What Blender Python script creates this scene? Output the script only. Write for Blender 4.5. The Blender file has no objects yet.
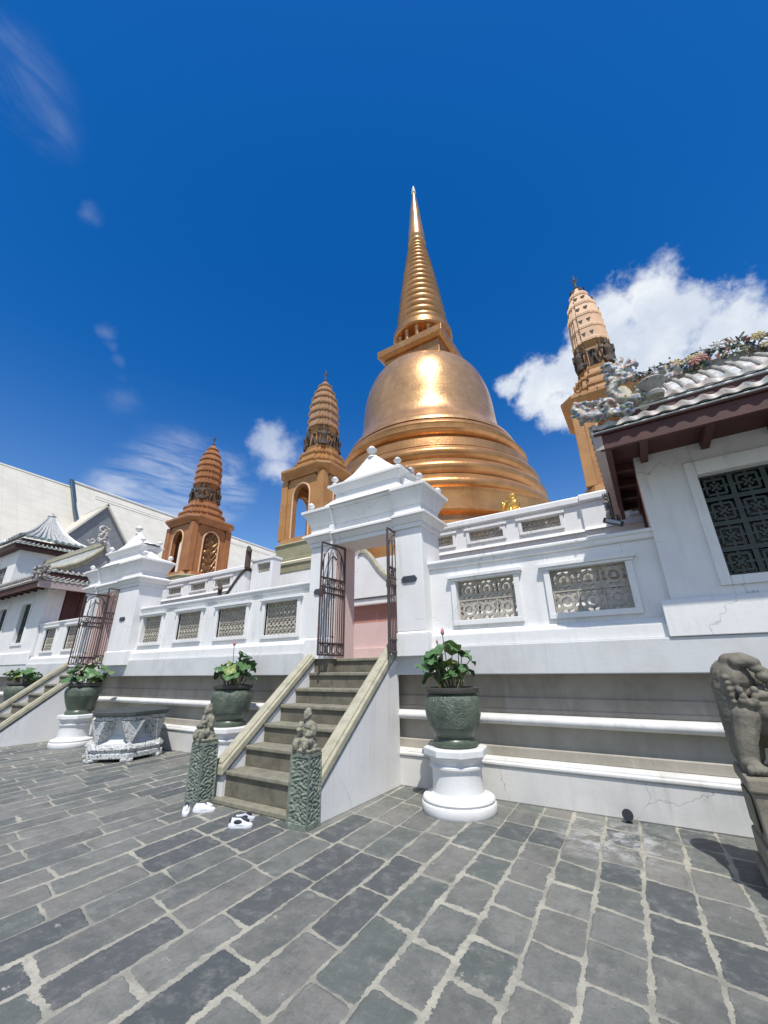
import bpy, bmesh, math, random
from mathutils import Vector, Matrix, noise
random.seed(7)
C = bpy.context.scene.collection
R = math.radians
PI = math.pi

# ------------------------------------------------------------------ materials
class NT:
    def __init__(s, tree): s.t = tree; s.n = tree.nodes; s.l = tree.links
    def new(s, ty, **kw):
        n = s.n.new(ty)
        for k, v in kw.items():
            if k.startswith('i_'):
                n.inputs[int(k[2:])].default_value = v
            else: setattr(n, k, v)
        return n
    def link(s, a, b): s.l.new(a, b)
    def math(s, op, a, b=None, c=None, clamp=False):
        n = s.n.new('ShaderNodeMath'); n.operation = op; n.use_clamp = clamp
        for i, v in enumerate((a, b, c)):
            if v is None: continue
            if isinstance(v, (int, float)): n.inputs[i].default_value = v
            else: s.l.new(v, n.inputs[i])
        return n.outputs[0]
    def mix(s, f, a, b, blend='MIX'):
        n = s.n.new('ShaderNodeMix'); n.data_type = 'RGBA'; n.blend_type = blend
        for i, v in ((0, f), (6, a), (7, b)):
            if isinstance(v, (int, float)): n.inputs[i].default_value = v
            elif isinstance(v, tuple): n.inputs[i].default_value = (*v[:3], 1)
            else: s.l.new(v, n.inputs[i])
        return n.outputs[2]
    def noise(s, vec, scale, detail=4, rough=.55, dist=0.0, out=0):
        n = s.n.new('ShaderNodeTexNoise'); n.inputs['Scale'].default_value = scale
        n.inputs['Detail'].default_value = detail; n.inputs['Roughness'].default_value = rough
        n.inputs['Distortion'].default_value = dist
        if vec is not None: s.l.new(vec, n.inputs['Vector'])
        return n.outputs[out]
    def ramp(s, f, lo, hi, smooth=True):
        n = s.n.new('ShaderNodeMapRange'); n.interpolation_type = 'SMOOTHSTEP' if smooth else 'LINEAR'
        s.l.new(f, n.inputs[0]); n.inputs[1].default_value = lo; n.inputs[2].default_value = hi
        return n.outputs[0]
    def scale(s, vec, v):
        n = s.n.new('ShaderNodeVectorMath'); n.operation = 'MULTIPLY'
        s.l.new(vec, n.inputs[0]); n.inputs[1].default_value = v
        return n.outputs[0]

def base_mat(name):
    m = bpy.data.materials.new(name); m.use_nodes = True
    t = NT(m.node_tree); t.n.clear()
    o = t.new('ShaderNodeOutputMaterial'); b = t.new('ShaderNodeBsdfPrincipled')
    t.link(b.outputs[0], o.inputs[0])
    g = t.new('ShaderNodeNewGeometry')
    return m, t, b, g.outputs['Position']

def mat(name, col, col2=None, rough=.7, metal=0., nscale=3., amt=.5, bump=0.0, bscale=40., streak=None, streak_amt=.5, spots=None, spot_scale=6., spot_lo=.62, spot_hi=.7, rvar=.0, zs=1.0, cracks=0):
    m, t, b, pos = base_mat(name)
    c2 = col2 or tuple(x*.8 for x in col)
    f = t.noise(t.scale(pos, (1, 1, zs)), nscale, 6, .6)
    cur = t.mix(t.math('MULTIPLY', t.ramp(f, .35, .7), amt), col, c2)
    if streak:
        sv = t.scale(pos, (9, 9, .55))
        sf = t.ramp(t.noise(sv, 1.3, 5, .65), .48, .75)
        big = t.ramp(t.noise(pos, .9, 3), .4, .65)
        cur = t.mix(t.math('MULTIPLY', t.math('MULTIPLY', sf, big), streak_amt), cur, streak)
    if spots:
        sf = t.ramp(t.noise(pos, spot_scale, 8, .65), spot_lo, spot_hi)
        cur = t.mix(sf, cur, spots)
    if cracks:
        wv = t.new('ShaderNodeVectorMath', operation='MULTIPLY_ADD'); t.link(t.noise(pos, 3, 5, .6, 0, 1), wv.inputs[0]); wv.inputs[1].default_value = (.35, .35, .35); t.link(pos, wv.inputs[2])
        vo = t.new('ShaderNodeTexVoronoi', feature='DISTANCE_TO_EDGE'); vo.inputs['Scale'].default_value = .75; t.link(wv.outputs[0], vo.inputs['Vector'])
        ck = t.math('MULTIPLY', t.math('LESS_THAN', vo.outputs['Distance'], .0028), t.ramp(t.noise(pos, 1.1, 3), .50, .60))
        cur = t.mix(t.math('MULTIPLY', ck, cracks), cur, (.25, .24, .22))
        cur = t.mix(t.math('MULTIPLY', t.ramp(t.noise(pos, 13, 8, .75), .60, .72), .35), cur, (.42, .41, .38))
    t.link(cur, b.inputs['Base Color'])
    b.inputs['Roughness'].default_value = rough; b.inputs['Metallic'].default_value = metal
    if rvar:
        t.link(t.math('ADD', t.math('MULTIPLY', t.noise(pos, nscale*2.3, 5), rvar), rough-rvar/2), b.inputs['Roughness'])
    if bump:
        bp = t.new('ShaderNodeBump'); bp.inputs['Distance'].default_value = bump
        bp.inputs['Strength'].default_value = .8
        t.link(t.noise(pos, bscale, 6, .6), bp.inputs['Height']); t.link(bp.outputs[0], b.inputs['Normal'])
    return m

def ceramic(name, cols, scale=26., rough=.5):
    m, t, b, pos = base_mat(name)
    v = t.new('ShaderNodeTexVoronoi'); v.inputs['Scale'].default_value = scale; t.link(pos, v.inputs['Vector'])
    sep = t.new('ShaderNodeSeparateColor'); t.link(v.outputs['Color'], sep.inputs[0])
    r = t.new('ShaderNodeValToRGB'); r.color_ramp.interpolation = 'CONSTANT'
    el = r.color_ramp.elements
    while len(el) < len(cols): el.new(.5)
    for i, c in enumerate(cols): el[i].position = i/len(cols); el[i].color = (*c, 1)
    t.link(sep.outputs[0], r.inputs[0])
    dirt = t.ramp(t.noise(pos, 5, 6), .45, .75)
    t.link(t.mix(t.math('MULTIPLY', dirt, .6), r.outputs[0], (.16, .15, .13)), b.inputs['Base Color'])
    b.inputs['Roughness'].default_value = rough
    bp = t.new('ShaderNodeBump'); bp.inputs['Distance'].default_value = .006; bp.inputs['Strength'].default_value = .5
    t.link(v.outputs['Distance'], bp.inputs['Height']); t.link(bp.outputs[0], b.inputs['Normal'])
    return m

M = {}
M['white'] = mat('white plaster', (.76, .755, .74), (.66, .655, .63), rough=.75, nscale=1.6, amt=.6, bump=.0025, bscale=22, streak=(.46, .455, .42), streak_amt=.55, cracks=.5)
M['trim'] = mat('weathered white trim', (.66, .655, .63), (.52, .515, .485), rough=.8, nscale=3.5, amt=.8, bump=.003, bscale=30, streak=(.42, .41, .37), streak_amt=.6, spots=(.36, .35, .31), spot_scale=7, spot_lo=.66, spot_hi=.76)
M['ped'] = mat('chipped white pedestal paint', (.70, .70, .69), (.60, .60, .58), rough=.6, nscale=4, amt=.7, bump=.003, bscale=30, spots=(.40, .39, .35), spot_scale=8, spot_lo=.68, spot_hi=.74, cracks=.4)
M['ledge'] = mat('weathered ledge paint', (.60, .605, .60), (.50, .50, .49), rough=.8, nscale=2.2, amt=.7, bump=.002, bscale=25, streak=(.38, .38, .36), streak_amt=.7)
M['plinth'] = mat('plinth paint', (.62, .61, .58), (.52, .515, .49), rough=.8, nscale=2.4, amt=.8, bump=.002, bscale=25, streak=(.42, .42, .38), streak_amt=.6, cracks=.6)
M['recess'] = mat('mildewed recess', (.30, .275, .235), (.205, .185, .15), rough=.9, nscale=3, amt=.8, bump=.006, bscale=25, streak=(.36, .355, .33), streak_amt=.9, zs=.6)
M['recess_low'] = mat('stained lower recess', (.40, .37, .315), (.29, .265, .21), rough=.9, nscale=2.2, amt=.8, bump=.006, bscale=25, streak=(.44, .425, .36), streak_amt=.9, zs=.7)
M['white_r'] = mat('roof trim white', (.74, .73, .70), (.55, .53, .5), rough=.6, nscale=6, amt=.7, bump=.004)
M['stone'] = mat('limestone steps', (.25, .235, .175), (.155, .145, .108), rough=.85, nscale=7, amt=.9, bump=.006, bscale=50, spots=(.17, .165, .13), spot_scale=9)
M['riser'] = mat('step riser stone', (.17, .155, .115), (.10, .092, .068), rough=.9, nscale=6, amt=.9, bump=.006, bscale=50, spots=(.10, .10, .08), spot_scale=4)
M['cap'] = mat('rail cap stone', (.42, .395, .29), (.29, .275, .20), rough=.8, nscale=8, amt=.9, bump=.004, bscale=60)
M['carved'] = mat('green grey carved stone', (.21, .245, .20), (.11, .13, .105), rough=.9, nscale=18, amt=1, bump=.012, bscale=60, spots=(.40, .42, .36), spot_scale=24, spot_lo=.58, spot_hi=.68)
M['figure'] = mat('weathered figure stone', (.30, .28, .21), (.14, .14, .11), rough=.85, nscale=22, amt=1, bump=.008, bscale=70)
M['lion'] = mat('grey brown lion stone', (.185, .17, .13), (.11, .10, .08), rough=.8, nscale=7, amt=.9, bump=.006, bscale=60)
M['lionped'] = mat('lion pedestal stone', (.25, .22, .165), (.15, .14, .105), rough=.85, nscale=5, amt=.9, bump=.006, bscale=50)
M['gold'] = None
M['metal'] = mat('rust brown gate paint', (.075, .045, .042), (.045, .03, .03), rough=.45, nscale=20, amt=.7, bump=.001, bscale=90)
M['plaque'] = mat('dark plaque', (.05, .055, .07), rough=.4, nscale=20)
M['black'] = mat('black plastic', (.02, .02, .022), rough=.4)
M['lens'] = mat('lamp glass', (.35, .37, .4), rough=.12)
M['grille'] = mat('fretwork blocks', (.46, .43, .36), (.33, .30, .25), rough=.9, nscale=9, amt=.9, bump=.004)
M['lattice'] = mat('dark green glazed lattice', (.028, .045, .036), (.018, .026, .022), rough=.4, nscale=12, amt=.8)
M['redwood'] = mat('dark red painted wood', (.085, .026, .020), (.05, .018, .016), rough=.6, nscale=6, amt=.8, bump=.002)
M['pinkwood'] = mat('faded pink red paint', (.38, .17, .14), (.27, .13, .11), rough=.7, nscale=6, amt=.8)
M['pink'] = mat('pink bounce plaster', (.66, .50, .47), (.58, .43, .40), rough=.8, nscale=2, amt=.6, bump=.003)  # reddish bounce off the floor is put into this plaster colour
M['redband'] = mat('red brown band', (.40, .20, .16), (.33, .17, .14), rough=.8, nscale=3, amt=.7, streak=(.5, .33, .28), streak_amt=.6)
M['terra'] = mat('pinkish courtyard tile', (.50, .40, .35), (.42, .32, .28), rough=.8, nscale=2)
M['ochre'] = mat('ochre painted tower', (.43, .22, .075), (.33, .155, .05), rough=.6, nscale=2.5, amt=.8, bump=.004, bscale=14, streak=(.30, .13, .045), streak_amt=.4)
M['ochre_red'] = mat('red ochre painted tower', (.37, .165, .065), (.29, .12, .05), rough=.6, nscale=2.5, amt=.8, bump=.004, bscale=14, streak=(.24, .10, .04), streak_amt=.4)
M['peach'] = mat('pale ochre trim and sunlit spire', (.66, .43, .26), (.56, .34, .19), rough=.6, nscale=4, amt=.8, bump=.004, bscale=20)  # right spire's sunlit front put into a paler ochre; arch trim shares it
M['ochre_spire'] = mat('brown ochre spire', (.40, .235, .125), (.30, .17, .085), rough=.6, nscale=4, amt=.8, bump=.006, bscale=20)
M['olive'] = mat('olive weathered plinth', (.29, .275, .17), (.22, .21, .13), rough=.85, nscale=3, amt=.8)
M['cream'] = mat('cream plaster', (.72, .66, .48), rough=.8, nscale=3)
M['darkfig'] = mat('dark guardian stone', (.085, .06, .04), (.035, .03, .025), rough=.8, nscale=8, amt=.9, bump=.01, bscale=30)
M['leafA'] = mat('lotus leaf', (.085, .175, .06), (.045, .11, .035), rough=.45, nscale=14, amt=.9)
M['leafB'] = mat('young lotus leaf', (.20, .26, .06), (.10, .17, .035), rough=.45, nscale=14, amt=.9)
M['stem'] = mat('lotus stem', (.12, .12, .05), (.08, .07, .035), rough=.6)
M['bud'] = mat('lotus bud', (.50, .17, .19), (.35, .1, .12), rough=.5, nscale=20)
M['soil'] = mat('pot water and mud', (.035, .035, .025), rough=.3)
M['shoe'] = mat('white shoe', (.72, .73, .76), (.6, .62, .66), rough=.6, nscale=20, amt=.5)
M['shoe_dark'] = mat('dark shoe fabric', (.03, .035, .05), rough=.8)
M['table_top'] = mat('dark stone slab', (.05, .06, .058), (.03, .036, .035), rough=.75, nscale=5, amt=.9, bump=.002)
M['table_leg'] = mat('flaking whitewashed stone', (.55, .56, .55), (.45, .46, .45), rough=.9, nscale=6, amt=.6, bump=.012, bscale=30, spots=(.09, .10, .09), spot_scale=34, spot_lo=.50, spot_hi=.62)
M['table_smooth'] = mat('whitewashed stone', (.56, .58, .59), (.44, .46, .46), rough=.9, nscale=4, amt=.8, bump=.004, bscale=30)
M['rooftile'] = mat('white glazed roof tile', (.52, .52, .49), (.33, .345, .34), rough=.35, nscale=9, amt=.8, bump=.003)
M['bluetile'] = mat('blue green glazed tile', (.20, .32, .33), (.12, .22, .25), rough=.3, nscale=9, amt=.8)
M['driptile'] = ceramic('scalloped eave tile', [(.48, .42, .36), (.44, .42, .39), (.52, .46, .41), (.40, .33, .29), (.33, .35, .33)], 14)
M['greentile'] = mat('green under tile', (.10, .16, .12), (.06, .09, .07), rough=.4, nscale=14, amt=.9)
M['ceramic'] = ceramic('ceramic mosaic', [(.40, .39, .35), (.08, .16, .11), (.36, .33, .27), (.09, .13, .26), (.30, .30, .30), (.30, .15, .12), (.46, .45, .42), (.36, .30, .16), (.18, .20, .19)], 30)
M['ceramic_pale'] = ceramic('pale ceramic mosaic', [(.62, .61, .58), (.55, .54, .50), (.40, .44, .46), (.66, .64, .60), (.48, .38, .34)], 20)
M['ceramic_dark'] = ceramic('flower mosaic', [(.08, .17, .09), (.05, .09, .07), (.10, .12, .12), (.45, .42, .36), (.36, .15, .12), (.04, .06, .05), (.45, .38, .2), (.11, .15, .24)], 16)
M['barge'] = mat('blue green bargeboard', (.02, .055, .085), (.05, .09, .11), rough=.4, nscale=9, amt=.9)
M['barge_pink'] = mat('faded pink bargeboard', (.44, .36, .34), (.35, .28, .27), rough=.7, nscale=5)
M['fl_white'] = mat('white ceramic flower', (.55, .55, .52), (.38, .38, .36), rough=.5, nscale=20)
M['fl_red'] = mat('brick pink ceramic flower', (.36, .15, .12), (.28, .12, .1), rough=.5, nscale=20)
M['fl_yellow'] = mat('ochre ceramic flower', (.42, .34, .16), (.34, .27, .14), rough=.5, nscale=20)
M['urn'] = mat('mossy ceramic urn', (.40, .38, .33), (.24, .23, .2), rough=.6, nscale=12, amt=1, bump=.006)
M['gable'] = mat('grey gable board', (.20, .21, .22), (.14, .15, .16), rough=.7, nscale=3, amt=.7)
M['gable_wall'] = mat('grey relief gable', (.34, .35, .36), (.20, .21, .22), rough=.8, nscale=7, amt=.9)
M['dark'] = mat('dark interior', (.025, .022, .02), rough=.9)
M['terrace'] = M['terra']

def gold_mat(name, col, col2, rough, seam=True, metal=.75, tiles=False):
    m, t, b, pos = base_mat(name)
    f = t.ramp(t.noise(pos, .9, 8, .65), .35, .68)
    cur = t.mix(f, col, col2)
    sv = t.scale(pos, (3.5, 3.5, .35))
    cur = t.mix(t.math('MULTIPLY', t.ramp(t.noise(sv, 1.0, 6, .6), .5, .75), .35), cur, tuple(c*.55 for c in col))
    if tiles:
        sp = t.new('ShaderNodeSeparateXYZ'); t.link(pos, sp.inputs[0])
        an = t.math('ARCTAN2', t.math('ADD', sp.outputs[0], 8.3), t.math('SUBTRACT', sp.outputs[1], 18.2))
        r_ = t.math('FLOOR', t.math('MULTIPLY', sp.outputs[2], 3.1)); c_2 = t.math('FLOOR', t.math('ADD', t.math('MULTIPLY', an, 11.0), t.math('MULTIPLY', r_, .37)))
        cv = t.new('ShaderNodeCombineXYZ'); t.link(r_, cv.inputs[0]); t.link(c_2, cv.inputs[1]); wn = t.new('ShaderNodeTexWhiteNoise', noise_dimensions='3D'); t.link(cv.outputs[0], wn.inputs['Vector'])
        cur = t.mix(t.math('MULTIPLY', wn.outputs['Value'], .42), cur, tuple(c*.62 for c in col))
        lz = t.math('LESS_THAN', t.math('FRACT', t.math('MULTIPLY', sp.outputs[2], 3.1)), .05)
        cur = t.mix(t.math('MULTIPLY', lz, .35), cur, tuple(c*.4 for c in col))
    t.link(cur, b.inputs['Base Color']); b.inputs['Metallic'].default_value = metal
    t.link(t.math('ADD', t.math('MULTIPLY', t.noise(pos, 2.2, 8, .7), .22), rough-.11), b.inputs['Roughness'])
    # small mosaic squares
    v = t.new('ShaderNodeTexVoronoi'); v.distance = 'CHEBYCHEV'; v.inputs['Scale'].default_value = 7; v.inputs['Randomness'].default_value = .5
    t.link(pos, v.inputs['Vector'])
    bp = t.new('ShaderNodeBump'); bp.inputs['Distance'].default_value = .012; bp.inputs['Strength'].default_value = .35
    t.link(t.math('ADD', v.outputs['Distance'], t.math('MULTIPLY', t.noise(pos, 1.4, 5), 1.5)), bp.inputs['Height'])
    t.link(bp.outputs[0], b.inputs['Normal'])
    return m
M['gold'] = gold_mat('gold mosaic', (.60, .31, .12), (.45, .225, .08), .33, metal=.6, tiles=True)
M['gold_bell'] = gold_mat('gold bell mosaic', (.70, .405, .18), (.56, .305, .125), .29, metal=.6, tiles=True)
M['relief_gold'] = gold_mat('aged gilded relief', (.42, .24, .10), (.16, .07, .03), .5, metal=.4)
M['gold_statue'] = gold_mat('gold leaf statue', (.85, .5, .12), (.7, .4, .1), .3)

# pot with moulded dragon relief
def pot_mat():
    m, t, b, pos = base_mat('green glazed pot')
    f = t.ramp(t.noise(pos, 6, 6), .35, .7)
    t.link(t.mix(f, (.12, .145, .105), (.06, .08, .062)), b.inputs['Base Color'])
    b.inputs['Roughness'].default_value = .38
    bp = t.new('ShaderNodeBump'); bp.inputs['Distance'].default_value = .02; bp.inputs['Strength'].default_value = .9
    t.link(t.noise(pos, 15, 3, .55, 2.5), bp.inputs['Height']); t.link(bp.outputs[0], b.inputs['Normal'])
    return m
M['pot_relief'] = pot_mat()
M['pot'] = mat('dark green glazed pot', (.085, .11, .08), (.05, .065, .05), rough=.33, nscale=5, amt=.9, bump=.003, bscale=30)
M['pot_rim'] = mat('brown pot rim', (.06, .055, .045), (.035, .035, .03), rough=.4, nscale=6)

# hall roof with faint tile seams
def hall_roof_mat():
    m, t, b, pos = base_mat('pale hall roof tile')
    sep = t.new('ShaderNodeSeparateXYZ'); t.link(pos, sep.inputs[0])
    wz = t.math('ADD', sep.outputs[2], t.math('MULTIPLY', t.noise(pos, .5, 3), .25))
    fz = t.math('FRACT', t.math('MULTIPLY', wz, 1/.62)); fy = t.math('FRACT', t.math('MULTIPLY', sep.outputs[1], 1/.8))
    l1 = t.math('LESS_THAN', fz, .07); l2 = t.math('LESS_THAN', fy, .05)
    ln = t.math('MAXIMUM', t.math('MULTIPLY', l1, .55), t.math('MULTIPLY', l2, .35))
    basec = t.mix(t.ramp(t.noise(pos, .8, 6), .35, .7), (.62, .585, .49), (.56, .52, .43))
    t.link(t.mix(t.math('MULTIPLY', ln, .6), basec, (.36, .345, .32)), b.inputs['Base Color'])
    b.inputs['Roughness'].default_value = .55
    return m
M['hallroof'] = hall_roof_mat()

# paving of grey stone with pale smeared mortar
def paving_mat():
    m, t, b, pos = base_mat('grey stone paving')
    rot = t.new('ShaderNodeVectorRotate', rotation_type='Z_AXIS'); t.link(pos, rot.inputs['Vector']); rot.inputs['Angle'].default_value = R(-2.6)
    sep = t.new('ShaderNodeSeparateXYZ'); t.link(rot.outputs[0], sep.inputs[0])
    wob = t.noise(pos, 2.2, 2, .5); wob2 = t.noise(pos, 2.6, 2, .5, 0, 0)
    wsep = t.new('ShaderNodeSeparateColor'); t.link(t.noise(pos, 1.7, 2, .5, 0, 1), wsep.inputs[0])
    x = t.math('ADD', sep.outputs[0], t.math('MULTIPLY', t.math('SUBTRACT', wsep.outputs[0], .5), .045))
    x = t.math('ADD', x, 80.60)
    W_ = .308
    row = t.math('FLOOR', t.math('DIVIDE', x, W_)); fx = t.math('SUBTRACT', t.math('DIVIDE', x, W_), row)
    wn = t.new('ShaderNodeTexWhiteNoise', noise_dimensions='1D'); t.link(row, wn.inputs['W'])
    rnd = wn.outputs['Value']
    # stones are longer towards the west side of the court
    west = t.ramp(t.math('MULTIPLY', sep.outputs[0], -1), 1.2, 2.8)
    L = t.math('ADD', t.math('ADD', .37, t.math('MULTIPLY', rnd, .17)), t.math('MULTIPLY', t.math('GREATER_THAN', t.math('MULTIPLY', row, -1), -80.60/W_+5), .22))
    y = t.math('ADD', sep.outputs[1], t.math('MULTIPLY', fx, .065))
    y = t.math('ADD', y, t.math('MULTIPLY', t.math('SUBTRACT', wsep.outputs[1], .5), .09))
    y = t.math('ADD', y, t.math('ADD', 80, t.math('MULTIPLY', rnd, 7.3)))
    yy = t.math('DIVIDE', y, L); col = t.math('FLOOR', yy); fy = t.math('SUBTRACT', yy, col)
    dx = t.math('MULTIPLY', t.math('MINIMUM', fx, t.math('SUBTRACT', 1, fx)), W_)
    dy = t.math('MULTIPLY', t.math('MINIMUM', fy, t.math('SUBTRACT', 1, fy)), L)
    d = t.math('MINIMUM', dx, dy)
    # soft rounded corners
    d = t.math('SUBTRACT', d, t.math('MULTIPLY', t.math('LESS_THAN', t.math('ADD', dx, dy), .05), .006))
    wide = t.math('ADD', t.math('MULTIPLY', t.ramp(t.noise(pos, 1.0, 3, .6), .36, .62), .65), t.math('MULTIPLY', t.ramp(t.noise(pos, 4.5, 3, .6), .42, .66), .6))
    rag = t.math('MULTIPLY', t.math('SUBTRACT', t.noise(pos, 19, 6, .72), .5), .075)
    wd = t.math('ADD', t.math('ADD', .003, t.math('MULTIPLY', wide, .022)), t.math('MULTIPLY', rag, t.math('ADD', .18, wide)))
    e = t.math('SUBTRACT', wd, d)
    mort = t.ramp(e, -.0012, .0012)
    cv = t.new('ShaderNodeCombineXYZ'); t.link(row, cv.inputs[0]); t.link(col, cv.inputs[1])
    w2 = t.new('ShaderNodeTexWhiteNoise', noise_dimensions='3D'); t.link(cv.outputs[0], w2.inputs['Vector'])
    sc = t.new('ShaderNodeSeparateColor'); t.link(w2.outputs['Color'], sc.inputs[0])
    c = t.mix(sc.outputs[0], (.112, .128, .115), (.215, .212, .188))
    c = t.mix(t.math('MULTIPLY', t.math('GREATER_THAN', sc.outputs[1], .6), .45), c, (.195, .18, .16))
    c = t.mix(t.math('MULTIPLY', t.math('GREATER_THAN', sc.outputs[2], .84), .75), c, (.06, .068, .075))
    c = t.mix(t.math('MULTIPLY', t.ramp(t.noise(pos, 1.3, 9, .72), .42, .64), .68), c, (.075, .088, .08))
    c = t.mix(t.math('MULTIPLY', t.ramp(t.noise(pos, 8, 9, .75), .46, .70), .55), c, (.27, .27, .245))
    c = t.mix(t.math('MULTIPLY', t.ramp(t.noise(t.scale(pos, (1, .35, 1)), 16, 8, .75), .50, .68), .5), c, (.085, .095, .085))
    c = t.mix(t.math('MULTIPLY', t.ramp(t.noise(pos, 60, 5, .7), .50, .70), .45), c, (.07, .072, .065))
    blot = t.ramp(t.noise(pos, 5.5, 9, .75), .64, .665)
    c = t.mix(t.math('MULTIPLY', blot, .75), c, (.40, .39, .31))
    # crack stain of white wash near the wall
    vd = t.new('ShaderNodeVectorMath', operation='DISTANCE'); t.link(pos, vd.inputs[0]); vd.inputs[1].default_value = (-.62, 4.95, 0)
    ws = t.math('MULTIPLY', t.ramp(vd.outputs['Value'], .75, .1), t.ramp(t.noise(pos, 6, 8, .75), .44, .62))
    c = t.mix(t.math('MULTIPLY', ws, .75), c, (.52, .53, .53))
    mc = t.mix(t.ramp(t.noise(pos, 9, 6, .65), .35, .7), (.45, .43, .345), (.31, .295, .24))
    dark = t.math('MULTIPLY', t.math('SUBTRACT', 1, wide), .4)
    mc = t.mix(dark, mc, (.13, .13, .11))
    mc = t.mix(t.math('MULTIPLY', t.ramp(t.noise(pos, 2.4, 7, .7), .46, .62), .55), mc, (.17, .17, .145))
    mc = t.mix(t.math('MULTIPLY', t.ramp(t.noise(pos, 70, 4, .7), .5, .7), .4), mc, (.20, .195, .165))
    c = t.mix(mort, c, mc)
    # dust drift where far from the walking line
    t.link(c, b.inputs['Base Color'])
    t.link(t.math('SUBTRACT', .78, t.math('MULTIPLY', t.noise(pos, 3, 6), .35)), b.inputs['Roughness'])
    hgt = t.math('ADD', t.math('MULTIPLY', t.ramp(d, 0, .02), .7), t.math('ADD', t.math('MULTIPLY', t.noise(pos, 14, 9, .75), 1.1), t.math('MULTIPLY', sc.outputs[1], .35)))
    hgt = t.mix(mort, hgt, t.math('ADD', .55, t.math('MULTIPLY', t.noise(pos, 60, 4), .5)))
    bp = t.new('ShaderNodeBump'); bp.inputs['Distance'].default_value = .012; bp.inputs['Strength'].default_value = .8
    t.link(hgt, bp.inputs['Height']); t.link(bp.outputs[0], b.inputs['Normal'])
    return m
M['paving'] = paving_mat()

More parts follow.
